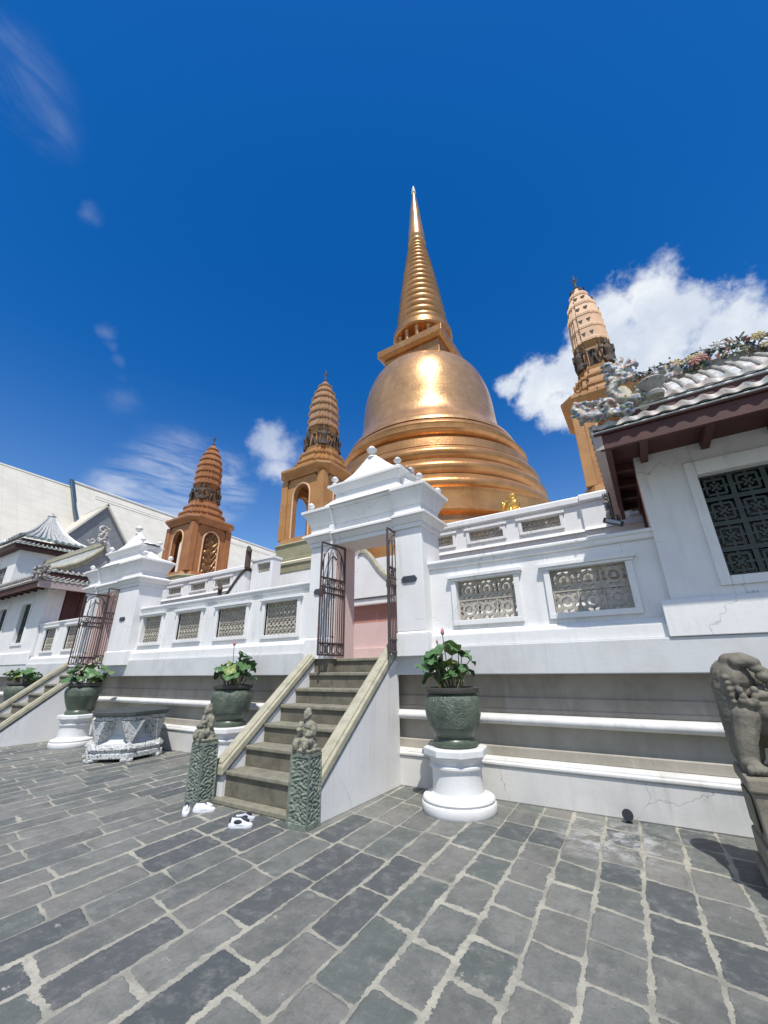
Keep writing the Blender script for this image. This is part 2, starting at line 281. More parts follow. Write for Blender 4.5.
# ------------------------------------------------------------------ mesh helpers
class MB:
    def __init__(s): s.v = []; s.f = []; s.sm = []
    def add(s, vs, fs, smooth=False, xf=None):
        o = len(s.v)
        for p in vs:
            p = Vector(p)
            if xf: p = xf @ p
            s.v.append(p)
        for f in fs: s.f.append([o+i for i in f]); s.sm.append(smooth)
        return s
    def box(s, x0, x1, y0, y1, z0, z1, xf=None):
        vs = [(x0,y0,z0),(x1,y0,z0),(x1,y1,z0),(x0,y1,z0),(x0,y0,z1),(x1,y0,z1),(x1,y1,z1),(x0,y1,z1)]
        return s.add(vs, [(0,3,2,1),(4,5,6,7),(0,1,5,4),(1,2,6,5),(2,3,7,6),(3,0,4,7)], xf=xf)
    def frustum(s, cx, cy, z0, z1, hx0, hy0, hx1, hy1, xf=None):
        vs = [(cx-hx0,cy-hy0,z0),(cx+hx0,cy-hy0,z0),(cx+hx0,cy+hy0,z0),(cx-hx0,cy+hy0,z0),
              (cx-hx1,cy-hy1,z1),(cx+hx1,cy-hy1,z1),(cx+hx1,cy+hy1,z1),(cx-hx1,cy+hy1,z1)]
        return s.add(vs, [(0,3,2,1),(4,5,6,7),(0,1,5,4),(1,2,6,5),(2,3,7,6),(3,0,4,7)], xf=xf)
    def lathe(s, prof, cx=0, cy=0, cz=0, n=32, smooth=True, xf=None, caps=True):
        vs = []; fs = []
        for r, z in prof:
            for i in range(n):
                a = 2*PI*i/n; vs.append((cx+r*math.cos(a), cy+r*math.sin(a), cz+z))
        for j in range(len(prof)-1):
            for i in range(n):
                a = j*n+i; b = j*n+(i+1) % n; fs.append((a, b, b+n, a+n))
        if caps:
            fs.append(tuple(reversed(range(n)))); fs.append(tuple(range((len(prof)-1)*n, len(prof)*n)))
        return s.add(vs, fs, smooth, xf)
    def sweep(s, section, prof, cx=0, cy=0, smooth=False, xf=None):
        """section: unit outline points; prof: (scale, z)"""
        n = len(section); vs = []; fs = []
        for r, z in prof:
            for (a, b) in section: vs.append((cx+a*r, cy+b*r, z))
        for j in range(len(prof)-1):
            for i in range(n):
                a = j*n+i; b = j*n+(i+1) % n; fs.append((a, b, b+n, a+n))
        fs.append(tuple(reversed(range(n)))); fs.append(tuple(range((len(prof)-1)*n, len(prof)*n)))
        return s.add(vs, fs, smooth, xf)
    def extr(s, prof, x0, x1, axis='x', smooth=False, xf=None):
        """prof: closed list of (y,z), extruded along x (or (x,z) along y)"""
        n = len(prof); vs = []
        for q in (x0, x1):
            for (a, b) in prof: vs.append((q, a, b) if axis == 'x' else (a, q, b))
        fs = [(i, (i+1) % n, (i+1) % n+n, i+n) for i in range(n)]
        fs += [tuple(reversed(range(n))), tuple(range(n, 2*n))]
        if axis == 'x':
            fs = [tuple(reversed(f)) for f in fs]
        return s.add(vs, fs, smooth, xf)
    def tube(s, pts, rad, n=8, smooth=True, xf=None):
        pts = [Vector(p) for p in pts]; rs = rad if isinstance(rad, (list, tuple)) else [rad]*len(pts)
        vs = []; fs = []; up = Vector((0, 0, 1)); prev = None
        for i, p in enumerate(pts):
            d = (pts[min(i+1, len(pts)-1)]-pts[max(i-1, 0)]).normalized()
            if prev is None:
                u = d.cross(up) if abs(d.z) < .95 else d.cross(Vector((1, 0, 0)))
            else: u = prev-d*prev.dot(d)
            u.normalize(); w = d.cross(u); prev = u
            for k in range(n):
                a = 2*PI*k/n; vs.append(p+(u*math.cos(a)+w*math.sin(a))*rs[i])
        for j in range(len(pts)-1):
            for k in range(n):
                a = j*n+k; b = j*n+(k+1) % n; fs.append((a, b, b+n, a+n))
        fs.append(tuple(reversed(range(n)))); fs.append(tuple(range((len(pts)-1)*n, len(pts)*n)))
        return s.add(vs, fs, smooth, xf)
    def ell(s, c, r, n=10, m=7, rot=None, smooth=True, xf=None):
        if isinstance(r, (int, float)): r = (r, r, r)
        vs = [(0, 0, -1)]; fs = []
        for j in range(1, m):
            t = PI*j/m-PI/2
            for i in range(n):
                a = 2*PI*i/n; vs.append((math.cos(t)*math.cos(a), math.cos(t)*math.sin(a), math.sin(t)))
        vs.append((0, 0, 1))
        for i in range(n): fs.append((0, 1+(i+1) % n, 1+i))
        for j in range(m-2):
            for i in range(n):
                a = 1+j*n+i; b = 1+j*n+(i+1) % n; fs.append((a, b, b+n, a+n))
        e = len(vs)-1
        for i in range(n): fs.append((e, 1+(m-2)*n+i, 1+(m-2)*n+(i+1) % n))
        mt = Matrix.Translation(Vector(c)) @ (rot.to_4x4() if rot else Matrix.Identity(4)) @ Matrix.Diagonal((*r, 1))
        if xf: mt = xf @ mt
        return s.add(vs, fs, smooth, mt)
    def bar(s, a, b, w, t, xf=None):
        """flat bar between two (x,z) points; front y=t[0], back y=t[1]"""
        a = Vector((a[0], 0, a[1])); b = Vector((b[0], 0, b[1])); d = (b-a).normalized(); n = Vector((-d.z, 0, d.x))*w/2
        q = [a-n, b-n, b+n, a+n]
        vs = [(p.x, t[0], p.z) for p in q]+[(p.x, t[1], p.z) for p in q]
        return s.add(vs, [(0,1,2,3),(7,6,5,4),(0,4,5,1),(1,5,6,2),(2,6,7,3),(3,7,4,0)], xf=xf)
    def build(s, name, material, parent=None, bevel=0, remesh=0, smooth_it=0, subsurf=0, disp=None, autosmooth=True, clean=False):
        me = bpy.data.meshes.new(name); me.from_pydata([tuple(v) for v in s.v], [], s.f)
        for p, sm in zip(me.polygons, s.sm): p.use_smooth = sm
        bm = bmesh.new(); bm.from_mesh(me); bmesh.ops.recalc_face_normals(bm, faces=bm.faces); bm.to_mesh(me); bm.free()
        me.materials.append(M[material] if isinstance(material, str) else material)
        o = bpy.data.objects.new(name, me); C.objects.link(o)
        if parent is not None: o.parent = parent
        if autosmooth and any(s.sm):
            bmm = bmesh.new(); bmm.from_mesh(me)
            for e in bmm.edges:
                if len(e.link_faces) == 2 and e.calc_face_angle(0) > R(38): e.smooth = False
            bmm.to_mesh(me); bmm.free()
        if remesh:
            md = o.modifiers.new('r', 'REMESH'); md.mode = 'VOXEL'; md.voxel_size = remesh; md.use_smooth_shade = True
            if smooth_it:
                sm = o.modifiers.new('s', 'SMOOTH'); sm.factor = .5; sm.iterations = smooth_it
        if bevel:
            md = o.modifiers.new('b', 'BEVEL'); md.width = bevel; md.segments = 2; md.limit_method = 'ANGLE'; md.angle_limit = R(35)
        if subsurf:
            md = o.modifiers.new('u', 'SUBSURF'); md.subdivision_type = 'SIMPLE'; md.levels = subsurf; md.render_levels = subsurf
        if disp:
            tx = bpy.data.textures.new(name+'_tx', disp[0]); tx.noise_scale = disp[1]
            if disp[0] == 'CLOUDS': tx.noise_depth = 2
            md = o.modifiers.new('d', 'DISPLACE'); md.texture = tx; md.strength = disp[2]; md.mid_level = .5
            md.texture_coords = 'GLOBAL' if len(disp) > 3 else 'LOCAL'
        return o

def tag(o, label=None, cat=None, group=None, kind=None):
    if label: o['label'] = label
    if cat: o['category'] = cat
    if group: o['group'] = group
    if kind: o['kind'] = kind
    return o
def thing(name, label, cat, loc=(0, 0, 0), group=None, rz=0):
    o = bpy.data.objects.new(name, None); C.objects.link(o); o.location = loc; o.rotation_euler = (0, 0, rz)
    o.empty_display_size = .2
    return tag(o, label, cat, group)
def put(mb, n, m, g, L, sub=None, **k):
    o = mb.build(n, m, sub if sub is not None else g, **k)
    if sub is None: o.matrix_parent_inverse = Matrix.Translation(-L)
    return o
def kids(o): return [c for c in bpy.data.objects if c.parent == o]
def copy_tree(o, parent=None, label=None, loc=None, rz=None):
    c = o.copy(); C.objects.link(c); c.parent = parent
    if label: c['label'] = label
    if loc is not None: c.location = loc
    if rz is not None: c.rotation_euler = (0, 0, rz)
    for ch in kids(o): copy_tree(ch, c)
    return c

# ------------------------------------------------------------------ camera
f_px = 402.0; th, ro, ya = .370873, -.0146579, -.559215
c_, s_ = math.cos, math.sin
F = Vector((s_(ya)*c_(th), c_(ya)*c_(th), s_(th))); Rt = Vector((c_(ya), -s_(ya), 0)); U = Rt.cross(F)
R2 = Rt*c_(ro)+U*s_(ro); U2 = -Rt*s_(ro)+U*c_(ro)
cam = bpy.data.cameras.new('camera'); co = bpy.data.objects.new('camera', cam); C.objects.link(co)
mw = Matrix((R2, U2, -F)).transposed().to_4x4(); mw.translation = (0, 0, 1.5); co.matrix_world = mw
cam.sensor_fit = 'VERTICAL'; cam.sensor_height = 36; cam.sensor_width = 27; cam.lens = f_px/1024*36
cam.clip_end = 3000; cam.clip_start = .05
bpy.context.scene.camera = co

# ------------------------------------------------------------------ world and sun
SUN_TRAVEL = Vector((-.31, .45, -1.0)).normalized()
to_sun = -SUN_TRAVEL
elev = math.asin(to_sun.z); azim = math.atan2(to_sun.x, to_sun.y)
w = bpy.data.worlds.new('World'); bpy.context.scene.world = w; w.use_nodes = True
t = NT(w.node_tree); t.n.clear()
out = t.new('ShaderNodeOutputWorld'); bg = t.new('ShaderNodeBackground'); t.link(bg.outputs[0], out.inputs[0])
sky = t.new('ShaderNodeTexSky'); sky.sky_type = 'NISHITA'; sky.sun_disc = False
sky.sun_elevation = elev; sky.sun_rotation = azim; sky.air_density = 1.0; sky.dust_density = .25; sky.ozone_density = 3.0; sky.altitude = 0
bg.inputs[1].default_value = .12
tc = t.new('ShaderNodeTexCoord'); d = tc.outputs['Generated']
hs = t.new('ShaderNodeHueSaturation'); hs.inputs['Saturation'].default_value = 1.40; hs.inputs['Value'].default_value = 1.0; hs.inputs['Hue'].default_value = .503
t.link(sky.outputs[0], hs.inputs['Color'])
def blob(c, rad):
    vm = t.new('ShaderNodeVectorMath', operation='DISTANCE'); t.link(wd_, vm.inputs[0]); vm.inputs[1].default_value = c
    return t.math('SUBTRACT', 1, t.math('DIVIDE', vm.outputs['Value'], rad))
nv = t.noise(d, 5, 5, .6, 0, 1)
wv = t.new('ShaderNodeVectorMath', operation='MULTIPLY_ADD'); t.link(nv, wv.inputs[0]); wv.inputs[1].default_value = (.10, .10, .10)
sub = t.new('ShaderNodeVectorMath', operation='SUBTRACT'); t.link(d, sub.inputs[0]); sub.inputs[1].default_value = (.05, .05, .05); t.link(sub.outputs[0], wv.inputs[2])
wd_ = wv.outputs[0]
cum = None
for c, r in [((.05,.765,.628),.085), ((.125,.75,.645),.085), ((.15,.78,.60),.10), ((.223,.805,.552),.085), ((.30,.80,.52),.08), ((.09,.81,.57),.10), ((-.02,.81,.575),.08), ((-.085,.812,.577),.075), ((-.055,.85,.525),.07), ((-.145,.79,.592),.045)]:
    b_ = blob(c, r); cum = b_ if cum is None else t.math('MAXIMUM', cum, b_)
fine = t.noise(d, 16, 9, .62)
dens = t.math('ADD', cum, t.math('MULTIPLY', t.math('SUBTRACT', fine, .5), 1.5))
a1 = t.ramp(dens, .02, .55)
cum = None
for c, r in [((-.655,.575,.495),.075), ((-.668,.600,.45),.06), ((-.64,.55,.52),.05)]:
    b_ = blob(c, r); cum = b_ if cum is None else t.math('MAXIMUM', cum, b_)
a2 = t.math('MULTIPLY', t.ramp(t.math('ADD', cum, t.math('MULTIPLY', t.math('SUBTRACT', fine, .5), 1.4)), .05, .9), .65)
# wispy streaks
ws = t.noise(t.scale(d, (1.0, 1.0, 6.0)), 5.5, 7, .6, .6)
cum = None
for c, r in [((-.826,.436,.357),.16), ((-.765,.515,.385),.10), ((-.86,.36,.33),.10)]:
    b_ = blob(c, r); cum = b_ if cum is None else t.math('MAXIMUM', cum, b_)
a3 = t.math('MULTIPLY', t.math('MULTIPLY', t.ramp(cum, 0, .7), t.ramp(ws, .34, .72)), .62)
ws2 = t.noise(t.scale(d, (7.0, 2.2, 2.2)), 3.0, 7, .6, .5)
cum = None
for c, r in [((-.606,-.004,.795),.085), ((-.615,.035,.785),.06), ((-.662,.128,.739),.028), ((-.758,.222,.613),.022), ((-.768,.236,.595),.016), ((-.777,.255,.575),.018), ((-.79,.275,.55),.016), ((-.807,.300,.508),.045)]:
    b_ = blob(c, r); cum = b_ if cum is None else t.math('MAXIMUM', cum, b_)
a4 = t.math('MULTIPLY', t.math('MULTIPLY', t.ramp(cum, 0, .9), t.ramp(ws2, .34, .78)), .17)
# unseen broken cloud added behind the photographer to whiten the light in shadows
dsep = t.new('ShaderNodeSeparateXYZ'); t.link(d, dsep.inputs[0])
south = t.math('MULTIPLY', t.ramp(t.math('MULTIPLY', dsep.outputs[1], -1), .12, .45), t.ramp(dsep.outputs[2], .02, .15))
a5 = t.math('MULTIPLY', t.math('MULTIPLY', south, t.ramp(t.noise(d, 2.6, 8, .6), .44, .60)), .85)
alpha = t.math('MAXIMUM', t.math('MAXIMUM', t.math('MAXIMUM', a1, a2), a5), t.math('MAXIMUM', a3, a4))
shade = t.ramp(t.noise(wd_, 7, 5, .6), .35, .7)
ccol = t.mix(shade, (5.0, 5.6, 6.6), (7.4, 7.6, 7.9))
skc = t.mix(1.0, hs.outputs[0], (.95, 1.06, 1.22), 'MULTIPLY')
skc = t.mix(t.math('MULTIPLY', t.ramp(dsep.outputs[2], .62, .12), .60), skc, t.mix(1.0, sky.outputs[0], (1.12, 1.14, 1.16), 'MULTIPLY'))
fin = t.mix(alpha, skc, ccol)
t.link(fin, bg.inputs[0])
sl = bpy.data.lights.new('sun', 'SUN'); so = bpy.data.objects.new('sun', sl); C.objects.link(so)
sl.energy = 4.6; sl.angle = R(.53); sl.color = (1.0, .955, .89)
so.rotation_euler = SUN_TRAVEL.to_track_quat('-Z', 'Y').to_euler(); so.location = (5, -8, 30)

# ------------------------------------------------------------------ ground
mb = MB(); mb.add([(-400, -400, 0), (400, -400, 0), (400, 400, 0), (-400, 400, 0)], [(0, 1, 2, 3)])
tag(mb.build('ground', 'paving'), 'grey stone paved courtyard with pale mortar joints', None, kind='structure')
# lower terrace floor behind the wall, upper platform
mb = MB(); mb.box(-40, 14, 6.12, 60, 1.2, 1.655)
tag(mb.build('terrace_floor', 'terra'), kind='structure')
mb = MB(); mb.box(-40, 14, 8.6, 58, 1.7, 4.2)
tag(mb.build('upper_platform', 'white'), kind='structure')

# ------------------------------------------------------------------ fretwork
def fret(mb, x0, x1, z0, z1, y, nx, nz, th=.05):
    w = (x1-x0)/nx; h = (z1-z0)/nz; k = 0
    for i in range(nx):
        for j in range(nz):
            a = x0+i*w; b = a+w; c = z0+j*h; e = c+h; cx = (a+b)/2; cz = (c+e)/2
            q = .012
            for (p1, p2, ww) in (((a, c), (b, c), q*1.8), ((a, e), (b, e), q*1.8), ((a, c), (a, e), q*1.8), ((b, c), (b, e), q*1.8)):
                mb.bar(p1, p2, ww, (y+.0007*(k % 9), y+th)); k += 1
            rx, rz = w*.30, h*.30
            pts = [(cx+rx*math.cos(PI*2*n/8), cz+rz*math.sin(PI*2*n/8)) for n in range(8)]
            for n in range(8):
                mb.bar(pts[n], pts[(n+1) % 8], w*.12, (y+.004+.0009*(n % 3)+.0001*n, y+th*.8))
            for sx in (-1, 1):
                for sz in (-1, 1):
                    mb.bar((cx+sx*w/2, cz+sz*h/2), (cx+sx*w*.19, cz+sz*h*.19), w*.15, (y+.008+.0011*(sx+2*sz), y+th*.7))
                    mb.bar((cx+sx*w*.5, cz+sz*h*.20), (cx+sx*w*.20, cz+sz*h*.5), w*.125, (y+.0125+.0009*(sx+2*sz), y+th*.65))
            mb.bar((cx-w*.08, cz), (cx+w*.08, cz), h*.2, (y+.003, y+th*.7))
            for (ex, ez, fx, fz) in ((a, cz, cx-rx, cz), (b, cz, cx+rx, cz), (cx, c, cx, cz-rz), (cx, e, cx, cz+rz)):
                mb.bar((ex, ez), (fx, fz), w*.07, (y+.016, y+th*.6))
    return mb

def hexfret(mb, x0, x1, z0, z1, y, step=.105, th=.05):
    nx = max(2, round((x1-x0)/step)); nz = max(2, round((z1-z0)/step)); w = (x1-x0)/nx; h = (z1-z0)/nz
    for i in range(nx):
        for j in range(nz):
            a = x0+i*w; c = z0+j*h; k = (i*3+j*5) % 7*.0006
            mb.bar((a, c+h/2), (a+w/2, c+h), .022, (y+k, y+th)); mb.bar((a+w/2, c+h), (a+w, c+h/2), .022, (y+.005+k, y+th))
            mb.bar((a+w, c+h/2), (a+w/2, c), .022, (y+.010+k, y+th)); mb.bar((a+w/2, c), (a, c+h/2), .022, (y+.015+k, y+th))
            mb.bar((a+w*.5, c+h*.22), (a+w*.5, c+h*.78), .016, (y+.02+k, y+th*.9))
    for j in range(1, nz, 2):
        mb.bar((x0, z0+j*h), (x1, z0+j*h), .014, (y-.003, y+th))
    return mb

def pierced(mb, x0, x1, z0, z1, holes, y0, y1):
    """wall sheet with rectangular holes (x0,x1,z0,z1), holes sorted in x, not overlapping"""
    cur = x0
    for (a, b, c, e) in holes:
        if a > cur: mb.box(cur, a, y0, y1, z0, z1)
        mb.box(a, b, y0, y1, z0, c); mb.box(a, b, y0, y1, e, z1); cur = b
    if cur < x1: mb.box(cur, x1, y0, y1, z0, z1)
    return mb

# ------------------------------------------------------------------ terrace retaining wall
COP = 3.05
def wall(label, x0, x1, px0, px1, holes, kind, ledge_cut=None):
    """x0..x1 the stepped base, px0..px1 the parapet with framed openings"""
    g = thing('terrace_wall', label, 'wall', ((x0+x1)/2, 5.7, 0))
    L = g.location.copy()
    def B(mb, n, m, **k):
        return put(mb, n, m, g, L, **k)
    mb = MB(); mb.box(x0, x1, 5.605, 6.1, 0, .36)
    B(mb, 'plinth', 'plinth', bevel=.01)
    mb = MB(); mb.extr([(5.9, .362), (5.60, .362), (5.583, .375), (5.583, .40), (5.605, .412), (5.605, .425), (5.64, .455), (5.9, .455)], x0, x1)
    B(mb, 'plinth_moulding', 'trim', bevel=.006)
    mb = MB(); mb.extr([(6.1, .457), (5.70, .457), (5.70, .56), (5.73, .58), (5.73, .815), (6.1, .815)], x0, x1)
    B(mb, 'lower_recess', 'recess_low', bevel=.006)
    pr = [(6.0, .817)]+[(5.68-.10*math.sin(PI*k/10)**.8, .817+.115*(1-math.cos(PI*k/10))/2) for k in range(11)]+[(6.0, .932)]
    mb = MB(); mb.extr(pr, x0, x1, smooth=True)
    B(mb, 'torus_moulding', 'trim')
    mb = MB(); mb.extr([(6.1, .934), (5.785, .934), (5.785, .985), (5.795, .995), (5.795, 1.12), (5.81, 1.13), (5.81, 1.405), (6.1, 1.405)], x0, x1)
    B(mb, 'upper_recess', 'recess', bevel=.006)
    mb = MB(); mb.box(x0, x1, 5.555, 6.1, 1.407, 1.775)
    B(mb, 'ledge', 'ledge', bevel=.012)
    # parapet
    mb = MB(); mb.box(px0, px1, 5.60, 5.95, 1.777, 1.93)
    mb.extr([(5.95, 1.932), (5.61, 1.932), (5.66, 2.0), (5.70, 2.0), (5.95, 2.0)], px0+.003, px1-.003)
    B(mb, 'parapet_base', 'white', bevel=.006)
    mb = MB(); pierced(mb, px0, px1, 2.002, 2.93, holes, 5.70, 5.93)
    B(mb, 'parapet', 'white', bevel=.006)
    mb = MB(); mb.extr([(5.97, 2.932), (5.68, 2.932), (5.66, 2.95), (5.66, 3.0), (5.63, 3.01), (5.63, 3.045), (5.72, 3.075), (5.93, 3.075), (5.97, 3.04)], px0, px1)
    B(mb, 'coping', 'white', bevel=.006)
    for (a, b, c, e) in holes:
        fr = MB(); q = .075
        fr.bar((a-q, c-.035), (b+q, c-.035), .07, (5.655, 5.75))       # sill
        fr.bar((a-q-.05, e+.055), (b+q+.05, e+.055), .05, (5.62, 5.75)); fr.bar((a-q-.02, e+.012), (b+q+.02, e+.012), .035, (5.645, 5.75))
        fr.bar((a-q/2, c-.002), (a-q/2, e-.008), q, (5.66, 5.75)); fr.bar((b+q/2, c-.002), (b+q/2, e-.008), q, (5.66, 5.75))
        fo = B(fr, 'opening_frame', 'white', bevel=.006)
        gm = MB()
        if kind == 'block': fret(gm, a, b, c, e, 5.76, 3, 2, .07)
        else: hexfret(gm, a, b, c, e, 5.76)
        B(gm, 'fretwork_grille', 'grille')
    return g

wall('white terrace wall with two fretwork openings between the open centre gateway and the tiled pavilion at right', -3.455, 7, -2.80, .40,
     [(-2.30, -1.44, 2.13, 2.71), (-.96, -.07, 2.13, 2.70)], 'block')
wall('white terrace wall with four narrow fretwork openings behind the stone table', -12.655, -4.865, -11.15, -4.98,
     [(-10.88, -10.05, 2.17, 2.81), (-9.36, -8.48, 2.18, 2.79), (-7.88, -6.96, 2.16, 2.77), (-6.40, -5.52, 2.13, 2.76)], 'hex')
wall('short white terrace wall with two grilles left of the far gateway beside the pavilion', -30, -14.065, -17.3, -13.85,
     [(-16.75, -15.95, 2.17, 2.86), (-15.2, -14.4, 2.17, 2.86)], 'hex')

# second wall behind, carrying the upper balustrade
def upper_wall(label, x0, x1, holes, y=8.0, blank=None, top=4.52, dado=('pink', 'pink', 'redband', 'white'), low_from=None):
    g = thing('upper_balustrade', label, 'balustrade', ((x0+x1)/2, y, 1.66)); L = g.location.copy()
    def B(mb, n, m, **k):
        return put(mb, n, m, g, L, **k)
    mb = MB(); mb.box(x0, x1, y-.12, y+.55, 1.657, 1.93); B(mb, 'base_step', dado[0], bevel=.006)
    mb = MB(); mb.box(x0, x1, y-.04, y+.55, 1.932, 2.49); B(mb, 'dado', dado[1])
    mb = MB(); mb.extr([(y+.5, 2.492), (y+.06, 2.492), (y+.06, 2.74), (y+.03, 2.76), (y+.03, 2.90), (y+.5, 2.90)], x0, x1); B(mb, 'dado_band', dado[2])
    mb = MB(); mb.extr([(y+.5, 2.902), (y-.10, 2.902), (y-.10, 3.02), (y-.03, 3.06), (y+.5, 3.06)], x0, x1); B(mb, 'moulding', dado[3], bevel=.006)
    if low_from is not None: return g
    hz0, hz1 = 4.01, 4.245
    mb = MB(); mb.box(x0, x1, y, y+.35, 3.062, 3.80); mb.extr([(y+.3, 3.802), (y-.045, 3.802), (y-.02, 3.86), (y+.3, 3.86)], x0, x1)
    pierced(mb, x0, x1, 3.862, 4.36, [(a, b, hz0, hz1) for a, b in holes], y+.02, y+.26)
    B(mb, 'wall_face', 'white', bevel=.006)
    mb = MB(); mb.extr([(y+.33, 4.362), (y-.03, 4.362), (y-.05, 4.39), (y-.05, top-.03), (y-.02, top), (y+.30, top), (y+.33, top-.03)], x0, x1); B(mb, 'coping', 'white', bevel=.006)
    for a, b in holes:
        fr = MB(); q = .06
        fr.bar((a-q, hz0-.03), (b+q, hz0-.03), .055, (y-.012, y+.05)); fr.bar((a-q-.04, hz1+.035), (b+q+.04, hz1+.035), .05, (y-.032, y+.05))
        fr.bar((a-q/2, hz0-.002), (a-q/2, hz1+.009), q, (y-.008, y+.05)); fr.bar((b+q/2, hz0-.002), (b+q/2, hz1+.009), q, (y-.008, y+.05))
        B(fr, 'opening_frame', 'white', bevel=.005)
        gm = MB(); hexfret(gm, a, b, hz0, hz1, y+.09, .09); B(gm, 'fretwork_grille', 'grille')
    return g
upper_wall('upper white balustrade with low fretwork openings between the centre gateway and the tiled pavilion', -4.5, -.60, [(-3.95, -3.23), (-2.85, -2.12), (-1.73, -1.0)], dado=('white', 'white', 'white', 'grille'))
upper_wall('pink and red banded low courtyard wall seen through the centre gateway', -8.3, -4.502, [], low_from=1)
upper_wall('blank paler panel of upper white balustrade behind the pavilion eave and floodlight', -.598, 4, [(.2, .95), (1.5, 2.3)], y=7.93, dado=('white', 'white', 'white', 'grille'))
upper_wall('upper white balustrade with low fretwork openings above the stone table, left of the stair', -19.5, -9.95, [(-18.0, -17.3), (-16.7, -15.95), (-15.35, -14.6), (-14.05, -13.3), (-12.75, -11.97), (-11.47, -10.72)])

# bay and plinth under the middle tower
g = thing('balustrade_bay', 'short raised balustrade bay with a pierced panel above the dark stair rail', 'balustrade', (-8.7, 7.6, 1.66)); L0 = g.location.copy()
mb = MB(); pierced(mb, -9.15, -8.32, 1.66, 4.38, [(-8.95, -8.42, 4.03, 4.30)], 7.5, 7.8)
mb.box(-9.18, -8.30, 7.47, 7.83, 4.382, 4.45)
o = mb.build('bay_wall', 'white', g, bevel=.006); o.matrix_parent_inverse = Matrix.Translation(-L0)
gm = MB(); hexfret(gm, -8.95, -8.42, 4.03, 4.30, 7.58, .09); o = gm.build('fretwork_grille', 'grille', g); o.matrix_parent_inverse = Matrix.Translation(-L0)
g = thing('platform_wall', 'plain white platform wall with cream cornice left of the centre gateway, below the arched tower', 'wall', (-7.4, 8.5, 1.66)); L0 = g.location.copy()
mb = MB(); mb.box(-9.9, -6.15, 8.48, 8.62, 1.66, 4.44); o = mb.build('wall_face', 'white', g); o.matrix_parent_inverse = Matrix.Translation(-L0)
mb = MB(); mb.extr([(8.62, 4.442), (8.42, 4.442), (8.40, 4.50), (8.46, 4.55), (8.62, 4.55)], -9.9, -6.15); o = mb.build('cream_cornice', 'cream', g); o.matrix_parent_inverse = Matrix.Translation(-L0)

# ------------------------------------------------------------------ inner stair behind the gate, with curved rail
def inner_stair(label, pts, x_lo, ymid, m, bands=False):
    g = thing('inner_staircase', label, 'staircase', (pts[0][0], ymid, 1.66)); L0 = g.location.copy()
    prof = [(a, b-.06) for a, b in pts]
    if bands:
        xa, xb = prof[0][0]-1.4, prof[-1][0]
        prof2 = [(x, z) for x, z in prof if z > 3.15]
        side = MB(); side.extr(prof2+[(prof2[-1][0]+.02, 3.064), (xa, 3.064), (xa, 4.1)], ymid-.07, ymid+.07, axis='y')
    else:
        side = MB(); side.extr([(x, z) for x, z in prof]+[(prof[-1][0], 1.66), (prof[0][0], 1.66)], ymid-.07, ymid+.07, axis='y')
    o = side.build('side_wall', 'white', g); o.matrix_parent_inverse = Matrix.Translation(-L0)
    cap = MB()
    n = len(pts)
    for i in range(n-1):
        (a, b), (c, e) = pts[i], pts[i+1]
        cap.add([(a, ymid-.11, b-.058), (c, ymid-.11, e-.058), (c, ymid+.11, e-.058), (a, ymid+.11, b-.058),
                 (a, ymid-.11, b+.02), (c, ymid-.11, e+.02), (c, ymid+.11, e+.02), (a, ymid+.11, b+.02),
                 ], [(0, 3, 2, 1), (0, 1, 5, 4), (1, 2, 6, 5), (2, 3, 7, 6), (3, 0, 4, 7)])
        cap.add([(a, ymid-.11, b+.02), (c, ymid-.11, e+.02), (c, ymid, e+.06), (a, ymid, b+.06), (c, ymid+.11, e+.02), (a, ymid+.11, b+.02)], [(0, 1, 2, 3), (3, 2, 4, 5)])
    o = cap.build('rail_cap', m, g); o.matrix_parent_inverse = Matrix.Translation(-L0)
    st = MB()
    (xa, za), (xb, zb) = pts[2], pts[-1]
    k = 0 if bands else int((za-zb)/.2)
    if bands: st.box(xa, xb, ymid+.08, ymid+.5, 3.07, 3.3)
    for i in range(k):
        x = xb+(xa-xb)*i/k; xe = xb+(xa-xb)*(i+1)/k
        st.box(min(x, xe), max(x, xe), ymid+.075, ymid+.60, 1.66, max(1.7, zb+(za-zb)*(i+1)/k-.55))
    o = st.build('step', 'stone', g); o.matrix_parent_inverse = Matrix.Translation(-L0)
    return g
cur = [(-5.27, 3.96), (-5.20, 4.02), (-5.10, 4.0), (-4.98, 3.90), (-4.86, 3.74), (-4.76, 3.60), (-4.66, 3.49), (-4.4, 3.26), (-4.1, 3.02), (-3.6, 2.62), (-3.1, 2.22)]
inner_stair('white inner staircase with curved beige rail seen through the centre gateway', [(x*1.079, 1.5+(z-1.5)*1.079) for x, z in cur], -3, 7.93, 'cap', True)
cur2 = [(-9.18, 4.16), (-9.26, 4.16), (-9.40, 4.10), (-9.53, 3.99), (-9.68, 3.84), (-9.85, 3.66), (-10.3, 3.22), (-10.9, 2.7), (-11.4, 2.3)]
inner_stair('white inner staircase with thin dark rail above the wall behind the stone table', cur2, -11.4, 7.45, 'darkfig')
def finial_post(label, x, y, z0, z1, r):
    mb = MB()
    mb.box(x-r*.6, x+r*.6, y-r*.6, y+r*.6, z0, z1-.15)
    mb.ell((x, y, z1-.13), (r*.9, r*.9, .10)); mb.ell((x+.07, y-.04, z1-.16), (.07, .06, .05)); mb.ell((x-.03, y, z1-.03), (.06, .06, .06))
    o = mb.build('rail_finial', 'darkfig', None, remesh=.018)
    return tag(o, label, 'finial')
finial_post('tall dark stone rail head rising above the terrace wall left of the arched tower', -9.14, 7.33, 4.16, 4.80, .10)
finial_post('small dark stone rail head just above the terrace coping', -10.22, 7.33, 3.35, 3.84, .08)

